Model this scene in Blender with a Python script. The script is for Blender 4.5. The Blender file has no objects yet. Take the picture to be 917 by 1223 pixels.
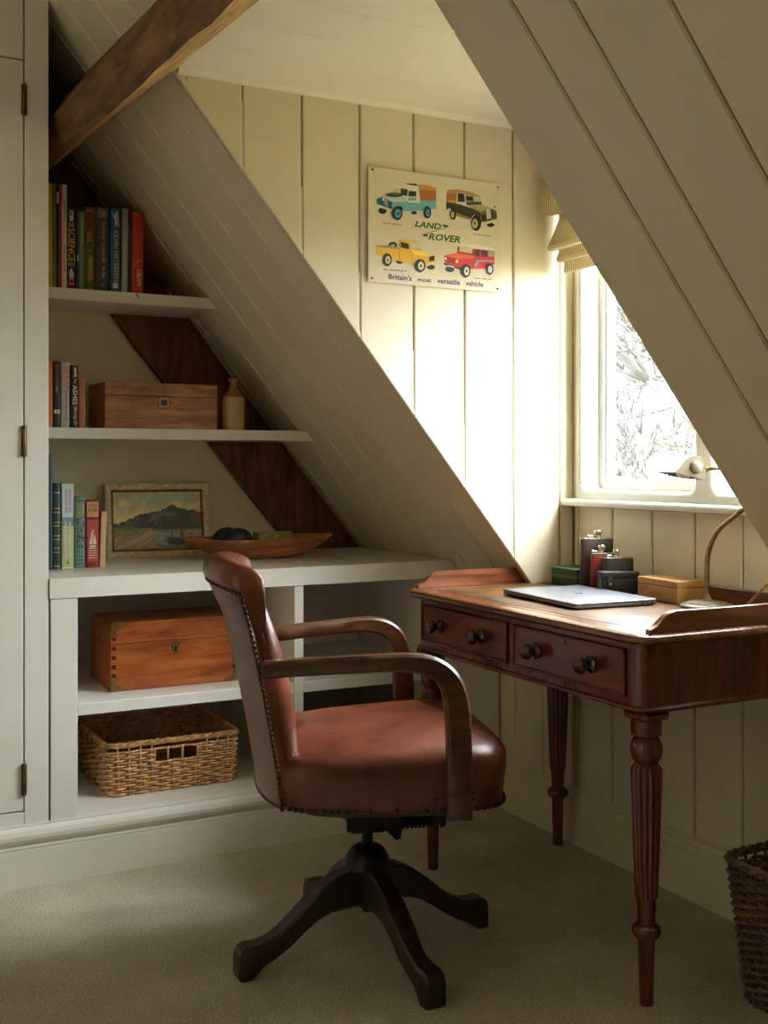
import bpy, bmesh, math, random
from mathutils import Vector, Matrix
random.seed(7)
C = bpy.context.scene.collection
SC = bpy.context.scene
PI = math.pi
# ---------------------------------------------------------------- camera
cam_d = bpy.data.cameras.new('camera'); cam = bpy.data.objects.new('camera', cam_d); C.objects.link(cam)
cam.location = (0, 0, 1.12); cam.rotation_euler = (PI/2, 0, -math.radians(27.6995))
cam_d.sensor_fit = 'VERTICAL'; cam_d.sensor_height = 24.0
cam_d.lens = 1340.0/1223.0*24.0
cam_d.shift_y = (554.0-611.5)/1223.0
cam_d.clip_start = 0.02; cam_d.clip_end = 200
SC.camera = cam
# ---------------------------------------------------------------- light
SC.view_settings.view_transform = 'Standard'; SC.view_settings.look = 'None'
SC.view_settings.gamma = 1.0; SC.view_settings.use_curve_mapping = False
SC.view_settings.exposure = 0.0
w = bpy.data.worlds.new('overcast_sky'); SC.world = w; w.use_nodes = True
def overcast():
    nt = w.node_tree; bg = nt.nodes['Background']; t = nt.nodes.new('ShaderNodeTexCoord'); s = nt.nodes.new('ShaderNodeSeparateXYZ')
    nt.links.new(t.outputs['Generated'], s.inputs[0]); r = nt.nodes.new('ShaderNodeMapRange')
    r.inputs['From Min'].default_value = 0.0; r.inputs['From Max'].default_value = 1.0
    r.inputs['To Min'].default_value = 30.0; r.inputs['To Max'].default_value = 84.0     # overcast: zenith nearly three times the horizon
    nt.links.new(s.outputs['Z'], r.inputs['Value']); nt.links.new(r.outputs['Result'], bg.inputs['Strength'])
    bg.inputs['Color'].default_value = (0.90, 0.955, 1.0, 1)
overcast()
def portal(loc, rot, sx, sy):
    l = bpy.data.lights.new('window_daylight_portal', 'AREA'); l.shape = 'RECTANGLE'; l.size = sx; l.size_y = sy
    l.cycles.is_portal = True
    o = bpy.data.objects.new('window_daylight_portal', l); o.location = loc; o.rotation_euler = rot; C.objects.link(o)
portal((2.19, 2.17, 1.52), (0, PI/2, 0), 1.05, 1.0)
portal((-2.70, 1.0, 1.3), (0, -PI/2, 0), 1.4, 1.3)
SC.cycles.max_bounces = 12; SC.cycles.diffuse_bounces = 8; SC.cycles.transparent_max_bounces = 12
SC.cycles.sample_clamp_indirect = 8.0
SC.cycles.caustics_reflective = False; SC.cycles.caustics_refractive = False
# ---------------------------------------------------------------- materials
def lin(c): return tuple(((v/255)/12.92 if v/255 <= 0.04045 else ((v/255+0.055)/1.055)**2.4) for v in c)+(1,)
MATS = {}
def new_mat(name):
    m = bpy.data.materials.new(name); m.use_nodes = True; MATS[name] = m
    nt = m.node_tree; return m, nt, nt.nodes['Principled BSDF']
def noise(nt, scale, detail=4, rough=0.55, vec=None, dist=0.0):
    n = nt.nodes.new('ShaderNodeTexNoise'); n.inputs['Scale'].default_value = scale
    n.inputs['Detail'].default_value = detail; n.inputs['Roughness'].default_value = rough; n.inputs['Distortion'].default_value = dist
    if vec: nt.links.new(vec, n.inputs['Vector'])
    return n.outputs['Fac']
def ramp(nt, fac, stops):
    r = nt.nodes.new('ShaderNodeValToRGB'); e = r.color_ramp.elements
    while len(e) < len(stops): e.new(0.5)
    for i, (p, c) in enumerate(stops): e[i].position = p; e[i].color = lin(c)
    nt.links.new(fac, r.inputs[0]); return r.outputs['Color']
def coords(nt, scale=(1, 1, 1), rot=(0, 0, 0)):
    t = nt.nodes.new('ShaderNodeTexCoord'); mp = nt.nodes.new('ShaderNodeMapping')
    mp.inputs['Scale'].default_value = scale; mp.inputs['Rotation'].default_value = rot
    nt.links.new(t.outputs['Object'], mp.inputs['Vector']); return mp.outputs['Vector']
def bump(nt, b, fac, strength, dist=0.002):
    n = nt.nodes.new('ShaderNodeBump'); n.inputs['Strength'].default_value = strength; n.inputs['Distance'].default_value = dist
    nt.links.new(fac, n.inputs['Height']); nt.links.new(n.outputs['Normal'], b.inputs['Normal'])
def mat(name, col, rough=0.5, var=0.06, scale=18, metal=0.0, bmp=0.0, bscale=120, spec=0.5, coat=0.0):
    m, nt, b = new_mat(name); v = coords(nt)
    f = noise(nt, scale, vec=v)
    lo = tuple(max(0, c*(1-var)) for c in col); hi = tuple(min(255, c*(1+var)) for c in col)
    nt.links.new(ramp(nt, f, [(0.3, lo), (0.7, hi)]), b.inputs['Base Color'])
    b.inputs['Roughness'].default_value = rough; b.inputs['Metallic'].default_value = metal
    b.inputs['Specular IOR Level'].default_value = spec; b.inputs['Coat Weight'].default_value = coat
    if bmp: bump(nt, b, noise(nt, bscale, vec=v), bmp)
    return m
def wood(name, dark, light, axis='x', rough=0.35, scale=9, mid=None, bmp=0.12, coat=0.0, mottle=0.0):
    m, nt, b = new_mat(name)
    s = {'x': (0.12, 1, 1), 'y': (1, 0.12, 1), 'z': (1, 1, 0.12)}[axis]
    v = coords(nt, tuple(k*scale for k in s))
    f = noise(nt, 5.0, 8, 0.62, v, 0.6)
    stops = [(0.30, dark), (0.70, light)] if mid is None else [(0.28, dark), (0.48, mid), (0.72, light)]
    col = ramp(nt, f, stops)
    v2 = coords(nt); g = noise(nt, 7.0, 3, 0.5, v2)
    mx = nt.nodes.new('ShaderNodeMix'); mx.data_type = 'RGBA'; mx.blend_type = 'MULTIPLY'
    mx.inputs['Factor'].default_value = 0.55+mottle
    nt.links.new(col, mx.inputs['A']); nt.links.new(ramp(nt, g, [(0.3, (150, 140, 130)), (0.62, (255, 255, 255))]), mx.inputs['B'])
    nt.links.new(mx.outputs['Result'], b.inputs['Base Color'])
    b.inputs['Roughness'].default_value = rough; b.inputs['Coat Weight'].default_value = coat; b.inputs['Coat Roughness'].default_value = 0.25
    bump(nt, b, f, bmp, 0.0015)
    return m
def leather(name, dark, light, rough=0.4, scale=6, worn=None, creases=0.0):
    m, nt, b = new_mat(name); v = coords(nt)
    f = noise(nt, scale, 6, 0.6, v, 0.4)
    st = [(0.3, dark), (0.6, light)] + ([(0.8, worn)] if worn else [])
    nt.links.new(ramp(nt, f, st), b.inputs['Base Color'])
    vo = nt.nodes.new('ShaderNodeTexVoronoi'); vo.inputs['Scale'].default_value = 420; nt.links.new(v, vo.inputs['Vector'])
    r = nt.nodes.new('ShaderNodeMapRange'); r.inputs['To Min'].default_value = rough-0.08; r.inputs['To Max'].default_value = rough+0.12
    nt.links.new(f, r.inputs['Value']); nt.links.new(r.outputs['Result'], b.inputs['Roughness'])
    wr = noise(nt, 22, 3, 0.6, v, 1.2); ad = nt.nodes.new('ShaderNodeMath'); ad.operation = 'MULTIPLY_ADD'; ad.inputs[1].default_value = creases*6
    nt.links.new(wr, ad.inputs[0]); nt.links.new(vo.outputs['Distance'], ad.inputs[2])
    bump(nt, b, ad.outputs[0], 0.10, 0.001+0.004*creases)
    return m
def vcol_mat(name, rough=0.6, bmp=0.0):
    m, nt, b = new_mat(name)
    a = nt.nodes.new('ShaderNodeVertexColor'); a.layer_name = 'print'
    nt.links.new(a.outputs['Color'], b.inputs['Base Color']); b.inputs['Roughness'].default_value = rough
    if bmp: bump(nt, b, noise(nt, 260, vec=coords(nt)), bmp)
    return m
PAINT = mat('stone_paint', (210, 200, 173), 0.42, 0.015, 6, bmp=0.03, bscale=60)
CPAINT = mat('cabinet_paint', (226, 222, 212), 0.32, 0.015, 6, bmp=0.03, bscale=60)
WPAINT = mat('white_gloss_paint', (208, 207, 201), 0.25, 0.01, 6, bmp=0.02, bscale=40)
CEILP = mat('ceiling_paint', (236, 231, 216), 0.5, 0.012, 6)
PLAST = mat('cream_plaster', (218, 211, 184), 0.8, 0.02, 8, bmp=0.08, bscale=80)
def carpet_mat():
    m, nt, b = new_mat('beige_carpet'); v = coords(nt)
    f = noise(nt, 190, 4, 0.75, v); g = noise(nt, 4, 4, 0.6, v)
    a = nt.nodes.new('ShaderNodeMath'); a.operation = 'MULTIPLY_ADD'; a.inputs[1].default_value = 0.35
    nt.links.new(g, a.inputs[0]); nt.links.new(f, a.inputs[2])
    nt.links.new(ramp(nt, a.outputs[0], [(0.46, (144, 135, 114)), (0.86, (226, 219, 198))]), b.inputs['Base Color'])
    b.inputs['Roughness'].default_value = 0.95; b.inputs['Specular IOR Level'].default_value = 0.1
    bump(nt, b, f, 0.7, 0.006); return m
CARPET = carpet_mat()
OAKX = wood('old_oak_along_x', (46, 26, 15), (112, 70, 40), 'x', 0.7, 7, bmp=0.5)
OAKY = wood('old_oak_along_y', (60, 34, 18), (152, 104, 60), 'y', 0.65, 7, bmp=0.5)
MAH_Y = wood('mahogany_along_y', (66, 25, 13), (126, 60, 34), 'y', 0.28, 9, coat=0.3, bmp=0.04)
MAH_X = wood('mahogany_along_x', (80, 41, 22), (144, 84, 50), 'x', 0.28, 9, coat=0.3, bmp=0.04)
MAH_Z = wood('mahogany_along_z', (62, 20, 12), (120, 50, 30), 'z', 0.25, 9, coat=0.35, bmp=0.04)
TOPW = wood('polished_desk_edge', (78, 40, 18), (132, 78, 38), 'y', 0.25, 9, coat=0.4, bmp=0.04)
ARMW = wood('worn_oak_arm', (40, 21, 12), (98, 58, 30), 'x', 0.36, 10, coat=0.15, bmp=0.1)
DARKW = wood('dark_oak_base', (24, 15, 10), (56, 33, 20), 'x', 0.4, 9, coat=0.1, bmp=0.08)
KNOBW = wood('dark_knob_wood', (36, 16, 10), (78, 36, 22), 'z', 0.22, 12, coat=0.4, bmp=0.02)
BOXW = wood('walnut_box_wood', (112, 62, 32), (214, 150, 92), 'x', 0.38, 10, mid=(166, 104, 60), bmp=0.06)
CAMPW = wood('orange_mahogany_box', (112, 50, 20), (192, 114, 56), 'x', 0.32, 8, mid=(160, 84, 37), bmp=0.03, coat=0.2)
PALEW = wood('pale_birch_box', (170, 122, 72), (204, 158, 102), 'x', 0.45, 8, bmp=0.03)
BOWLW = wood('rustic_bowl_wood', (112, 60, 34), (206, 140, 88), 'x', 0.6, 8, mid=(164, 100, 58), bmp=0.3)
BRASS = mat('aged_brass', (140, 116, 72), 0.38, 0.2, 60, metal=1.0)
DBRASS = mat('dull_bronze', (104, 84, 58), 0.45, 0.2, 60, metal=1.0)
CHROME = mat('polished_steel', (206, 204, 198), 0.16, 0.03, 40, metal=1.0)
ALU = mat('silver_aluminium', (140, 141, 147), 0.34, 0.01, 40, metal=0.85)
NICKEL = mat('cream_enamel', (118, 108, 88), 0.35, 0.05, 40)
NAILM = mat('dark_bronze_nail', (74, 60, 44), 0.4, 0.2, 60, metal=0.85)
IRON = mat('blackened_iron', (26, 25, 24), 0.45, 0.15, 40, metal=0.6)
BLACK = mat('black_plastic', (24, 24, 25), 0.4, 0.06, 30)
BLK_LEATHER = leather('black_leather', (20, 19, 19), (38, 35, 34), 0.45, 20)
BRN_LEATHER = leather('brown_leather', (44, 32, 27), (66, 50, 42), 0.4, 14)
RED_LEATHER = leather('red_leather', (96, 24, 24), (134, 40, 38), 0.38, 20)
GRN_LEATHER = leather('dark_green_leather', (18, 32, 26), (34, 50, 40), 0.38, 20)
GRN_BOXM = leather('green_box_leather', (22, 46, 32), (36, 66, 46), 0.42, 20)
CHAIRL = leather('oxblood_chair_leather', (60, 27, 17), (108, 52, 32), 0.30, 6, (158, 94, 62), creases=1.0)
BACKL = leather('grey_brown_back_leather', (72, 44, 36), (104, 70, 58), 0.36, 6, (128, 96, 82), creases=0.7)
DESKL = leather('tan_desk_leather', (62, 42, 18), (100, 68, 31), 0.3, 9, (128, 96, 54))
STITCH = mat('black_tooling', (48, 34, 22), 0.5)
PAPER = mat('book_pages', (222, 208, 176), 0.8, 0.06, 90)
TIN = mat('printed_tin', (208, 197, 171), 0.35, 0.02, 12)
PRINT = vcol_mat('colour_print', 0.45)
OILP = vcol_mat('oil_paint', 0.42, 0.35)
FRAMEM = mat('cream_gilt_frame', (214, 202, 170), 0.5, 0.12, 60, bmp=0.1, bscale=90)
GILT = mat('gilt_slip', (150, 104, 52), 0.4, 0.3, 90, metal=0.7)
STONE = mat('stoneware_glaze', (196, 164, 122), 0.22, 0.10, 14, coat=0.5)
STONE2 = mat('brown_salt_glaze', (146, 92, 52), 0.2, 0.15, 14, coat=0.5)
WICK = mat('willow_cane', (196, 152, 100), 0.55, 0.28, 55)
WICKD = mat('dark_willow_cane', (84, 62, 44), 0.6, 0.4, 45)
CORD = mat('gold_fabric_cord', (178, 130, 68), 0.7, 0.3, 200)
SOAPB = mat('olive_green_card', (146, 152, 78), 0.55, 0.03, 30)
DCLOTH = mat('dark_red_cloth', (70, 24, 24), 0.9, 0.2, 30)
GCLOTH = mat('charcoal_cloth', (58, 56, 54), 0.9, 0.2, 30)
CLAY = mat('winter_grass', (80, 74, 48), 0.9, 0.3, 2)
BARK = mat('pale_bark', (54, 52, 49), 0.9, 0.25, 6)
FILLWALL = mat('fill_wall_tone', (68, 62, 54), 0.9, 0.1, 3)
LEAFM = mat('ochre_leaves', (98, 76, 50), 0.8, 0.15, 3)
def blind_mat():
    m, nt, b = new_mat('ticking_stripe_linen'); t = nt.nodes.new('ShaderNodeTexCoord')
    s = nt.nodes.new('ShaderNodeSeparateXYZ'); nt.links.new(t.outputs['Object'], s.inputs[0])
    k = nt.nodes.new('ShaderNodeMath'); k.operation = 'MULTIPLY'; k.inputs[1].default_value = 2*PI/0.0095; nt.links.new(s.outputs['Y'], k.inputs[0])
    si = nt.nodes.new('ShaderNodeMath'); si.operation = 'SINE'; nt.links.new(k.outputs[0], si.inputs[0])
    r = ramp(nt, si.outputs[0], [(0.35, (214, 202, 168)), (0.6, (140, 118, 76))])
    nt.links.new(r, b.inputs['Base Color']); b.inputs['Roughness'].default_value = 0.9
    tr = nt.nodes.new('ShaderNodeBsdfTranslucent'); nt.links.new(r, tr.inputs['Color'])
    mx = nt.nodes.new('ShaderNodeMixShader'); mx.inputs[0].default_value = 0.25
    out = nt.nodes['Material Output']; nt.links.new(b.outputs[0], mx.inputs[1]); nt.links.new(tr.outputs[0], mx.inputs[2]); nt.links.new(mx.outputs[0], out.inputs[0])
    return m
BLINDM = blind_mat()
def glass_mat():
    m, nt, b = new_mat('window_glass')
    tr = nt.nodes.new('ShaderNodeBsdfTransparent'); gl = nt.nodes.new('ShaderNodeBsdfGlossy'); gl.inputs['Roughness'].default_value = 0.02
    tr.inputs[0].default_value = (0.97, 0.98, 0.98, 1)
    mx = nt.nodes.new('ShaderNodeMixShader'); mx.inputs[0].default_value = 0.05
    nt.links.new(tr.outputs[0], mx.inputs[1]); nt.links.new(gl.outputs[0], mx.inputs[2]); nt.links.new(mx.outputs[0], nt.nodes['Material Output'].inputs[0])
    return m
GLASS = glass_mat()
FLAT = {}
def flat(c, rough=0.5):
    k = (c, rough)
    if k not in FLAT: FLAT[k] = mat('ink_%02x%02x%02x' % c, c, rough, 0.05, 60)
    return FLAT[k]
# ---------------------------------------------------------------- building helpers
W = {}
class MB:
    def __init__(s): s.bm = bmesh.new()
    def box(s, x0, x1, y0, y1, z0, z1, bev=0.0, seg=1, M=None):
        r = bmesh.ops.create_cube(s.bm, size=1.0)['verts']
        for v in r: v.co = Vector(((x0+x1)/2+v.co.x*(x1-x0), (y0+y1)/2+v.co.y*(y1-y0), (z0+z1)/2+v.co.z*(z1-z0)))
        if bev:
            es = list({e for v in r for e in v.link_edges})
            n0 = set(s.bm.verts)-set(r)
            bmesh.ops.bevel(s.bm, geom=es, offset=bev, segments=seg, affect='EDGES', profile=0.5)
            r = [v for v in s.bm.verts if v not in n0]
        if M is not None:
            for v in r: v.co = M @ v.co
        return s
    def slab(s, poly, o, u, v, n, t, ch=0.0):
        """convex polygon in the (u,v) plane at o, front face along n, thickness t backwards, chamfered front edge"""
        o, u, v, n = map(Vector, (o, u, v, n))
        a = sum(poly[i][0]*poly[(i+1) % len(poly)][1]-poly[(i+1) % len(poly)][0]*poly[i][1] for i in range(len(poly)))
        if a < 0: poly = poly[::-1]
        P = [Vector(p) for p in poly]; m = len(P)
        def inset(d):
            out = []
            for i in range(m):
                a, b, c = P[i-1], P[i], P[(i+1) % m]
                e1 = (b-a).normalized(); e2 = (c-b).normalized()
                n1 = Vector((-e1.y, e1.x)); n2 = Vector((-e2.y, e2.x))
                k = 1+n1.dot(n2); out.append(b+(n1+n2)*(d/max(k, 0.2)))
            return out
        rings = [(P, -t), (P, -ch)] + ([(inset(ch), 0.0)] if ch else [])
        if not ch: rings = [(P, -t), (P, 0.0)]
        R = [[s.bm.verts.new(o+u*p.x+v*p.y+n*d) for p in ring] for ring, d in rings]
        s.bm.faces.new(R[0][::-1]); s.bm.faces.new(R[-1])
        for A, B in zip(R, R[1:]):
            for i in range(m): s.bm.faces.new((A[i], A[(i+1) % m], B[(i+1) % m], B[i]))
        return s
    def lathe(s, prof, M=None, n=20, cap=True):
        M = M or Matrix(); rings = []
        for r, z in prof:
            if r < 1e-5: rings.append([s.bm.verts.new(M @ Vector((0, 0, z)))])
            else: rings.append([s.bm.verts.new(M @ Vector((r*math.cos(2*PI*i/n), r*math.sin(2*PI*i/n), z))) for i in range(n)])
        for A, B in zip(rings, rings[1:]):
            for i in range(n):
                j = (i+1) % n
                if len(A) == 1 and len(B) == 1: continue
                if len(A) == 1: s.bm.faces.new((A[0], B[j], B[i]))
                elif len(B) == 1: s.bm.faces.new((A[i], A[j], B[0]))
                else: s.bm.faces.new((A[i], A[j], B[j], B[i]))
        if cap:
            if len(rings[0]) > 1: s.bm.faces.new(rings[0][::-1])
            if len(rings[-1]) > 1: s.bm.faces.new(rings[-1])
        return s
    def sweep(s, path, sec, closed=False, up=None, scale=None):
        """sec: list of (a,b) cross-section; a along side, b along up"""
        P = [Vector(p) for p in path]; m = len(P); rings = []; k = len(sec); prev = None
        for i, p in enumerate(P):
            if closed: t = (P[(i+1) % m]-P[i-1]).normalized()
            else: t = (P[min(i+1, m-1)]-P[max(i-1, 0)]).normalized()
            if up is not None: side = t.cross(Vector(up)).normalized(); upv = side.cross(t).normalized()
            else:
                if prev is None:
                    r = Vector((0, 0, 1)) if abs(t.z) < 0.9 else Vector((1, 0, 0)); side = t.cross(r).normalized()
                else: side = (prev-t*prev.dot(t)).normalized()
                prev = side; upv = side.cross(t).normalized()
            sc = scale[i] if scale else 1.0
            rings.append([s.bm.verts.new(p+side*a*sc+upv*b*sc) for a, b in sec])
        for i in range(m if closed else m-1):
            A, B = rings[i], rings[(i+1) % m]
            for j in range(k): s.bm.faces.new((A[j], A[(j+1) % k], B[(j+1) % k], B[j]))
        if not closed: s.bm.faces.new(rings[0][::-1]); s.bm.faces.new(rings[-1])
        return s
    def tube(s, path, r, n=8, closed=False, scale=None):
        return s.sweep(path, [(r*math.cos(2*PI*i/n), r*math.sin(2*PI*i/n)) for i in range(n)], closed, None, scale)
    def ball(s, c, r, sc=(1, 1, 1), u=12, v=8):
        o = bmesh.ops.create_uvsphere(s.bm, u_segments=u, v_segments=v, radius=r)['verts']
        for q in o: q.co = Vector((c[0]+q.co.x*sc[0], c[1]+q.co.y*sc[1], c[2]+q.co.z*sc[2]))
        return s
    def loft(s, rings, cap=True, closed=True):
        R = [[s.bm.verts.new(p) for p in r] for r in rings]; k = len(R[0])
        for A, B in zip(R, R[1:]):
            for j in range(k if closed else k-1): s.bm.faces.new((A[j], A[(j+1) % k], B[(j+1) % k], B[j]))
        if cap: s.bm.faces.new(R[0][::-1]); s.bm.faces.new(R[-1])
        return s
    def prism(s, pts, a0, a1, axis):
        """polygon extruded along an axis. axis 'x': pts=(y,z) 'y': pts=(x,z) 'z': pts=(x,y)"""
        f = {'x': lambda p, a: (a, p[0], p[1]), 'y': lambda p, a: (p[0], a, p[1]), 'z': lambda p, a: (p[0], p[1], a)}[axis]
        return s.loft([[f(p, a0) for p in pts], [f(p, a1) for p in pts]])
    def build(s, name, m, parent=None, local=False, ang=35, sub=0, solid=0):
        bmesh.ops.recalc_face_normals(s.bm, faces=s.bm.faces[:])
        me = bpy.data.meshes.new(name); s.bm.to_mesh(me); s.bm.free()
        return link(name, me, m, parent, local, ang, sub, solid)
def link(name, me, m, parent=None, local=False, ang=35, sub=0, solid=0):
    o = bpy.data.objects.new(name, me); C.objects.link(o); me.materials.append(m)
    if ang and len(me.polygons):
        me.polygons.foreach_set('use_smooth', [True]*len(me.polygons))
        if ang < 180: me.set_sharp_from_angle(angle=math.radians(ang))
    if parent is not None:
        o.parent = parent
        if not local: me.transform(W[parent].inverted())
        W[o] = W[parent]
    else: W[o] = Matrix()
    if sub:
        md = o.modifiers.new('smooth', 'SUBSURF'); md.levels = sub; md.render_levels = sub
    return o
def tag(o, label, cat, group=None):
    o['label'] = label; o['category'] = cat
    if group: o['group'] = group
    return o
def thing(name, label, cat, loc=(0, 0, 0), rz=0.0, group=None, rx=0.0, ry=0.0):
    o = bpy.data.objects.new(name, None); C.objects.link(o); o.empty_display_size = 0.05
    o.location = loc; o.rotation_euler = (rx, ry, rz)
    W[o] = Matrix.Translation(loc) @ o.rotation_euler.to_matrix().to_4x4()
    return tag(o, label, cat, group)
def struct(o): o['kind'] = 'structure'; return o
def holder(name, loc=(0, 0, 0)):
    o = bpy.data.objects.new(name, None); C.objects.link(o); o.location = loc; W[o] = Matrix.Translation(loc); return struct(o)
def stuff(o): o['kind'] = 'stuff'; return o
def text_mesh(s, shear=0.0, bold=0.0):
    cu = bpy.data.curves.new('t', 'FONT'); cu.body = s; cu.size = 1.0; cu.shear = shear; cu.resolution_u = 2; cu.offset = bold
    o = bpy.data.objects.new('t', cu); C.objects.link(o)
    dg = bpy.context.evaluated_depsgraph_get(); me = bpy.data.meshes.new_from_object(o.evaluated_get(dg))
    bpy.data.objects.remove(o); bpy.data.curves.remove(cu); return me
def lettering(name, s, x0, x1, z0, z1, y, m, parent, vertical=False, shear=0.0, tilt=0.0, bold=0.012):
    """flat lettering in the local XZ plane facing -Y, fitted into the rectangle; vertical = reading downwards"""
    me = text_mesh(s, shear, bold); xs = [v.co.x for v in me.vertices]; ys = [v.co.y for v in me.vertices]
    a0, a1, b0, b1 = min(xs), max(xs), min(ys), max(ys)
    for v in me.vertices:
        a = (v.co.x-a0)/(a1-a0); b = (v.co.y-b0)/(b1-b0)
        if vertical: v.co = Vector((x0+(x1-x0)*b, y, z1-(z1-z0)*a))
        else: v.co = Vector((x0+(x1-x0)*a, y, z0+(z1-z0)*b+tilt*a))
    return link(name, me, m, parent, True, 0)
def print_mesh(name, layers, y, parent, m=None, step=0.00012):
    """layers of flat coloured polygons in the local XZ plane facing -Y (printing)"""
    bm = bmesh.new(); cl = bm.loops.layers.float_color.new('print')
    for i, (c, pts) in enumerate(layers):
        a = sum(pts[k][0]*pts[(k+1) % len(pts)][1]-pts[(k+1) % len(pts)][0]*pts[k][1] for k in range(len(pts)))
        q = pts if a > 0 else pts[::-1]
        f = bm.faces.new([bm.verts.new((p[0], y-step*(i+1), p[1])) for p in q]); col = lin(c)
        for l in f.loops: l[cl] = col
    bmesh.ops.triangulate(bm, faces=bm.faces[:])
    me = bpy.data.meshes.new(name); bm.to_mesh(me); bm.free()
    o = link(name, me, m or PRINT, parent, True, 0)
    if name == 'spine_figure': stuff(o)
    return o
def grid_print(name, nx, nz, x0, x1, z0, z1, y, fn, parent, m):
    vs = [(x0+(x1-x0)*i/nx, y, z0+(z1-z0)*j/nz) for j in range(nz+1) for i in range(nx+1)]
    fs = [(j*(nx+1)+i, j*(nx+1)+i+1, (j+1)*(nx+1)+i+1, (j+1)*(nx+1)+i) for j in range(nz) for i in range(nx)]
    me = bpy.data.meshes.new(name); me.from_pydata(vs, [], fs)
    ca = me.color_attributes.new('print', 'FLOAT_COLOR', 'POINT')
    for j in range(nz+1):
        for i in range(nx+1): ca.data[j*(nx+1)+i].color = lin(fn(i/nx, 1-j/nz))
    return link(name, me, m, parent, True, 0)
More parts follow.
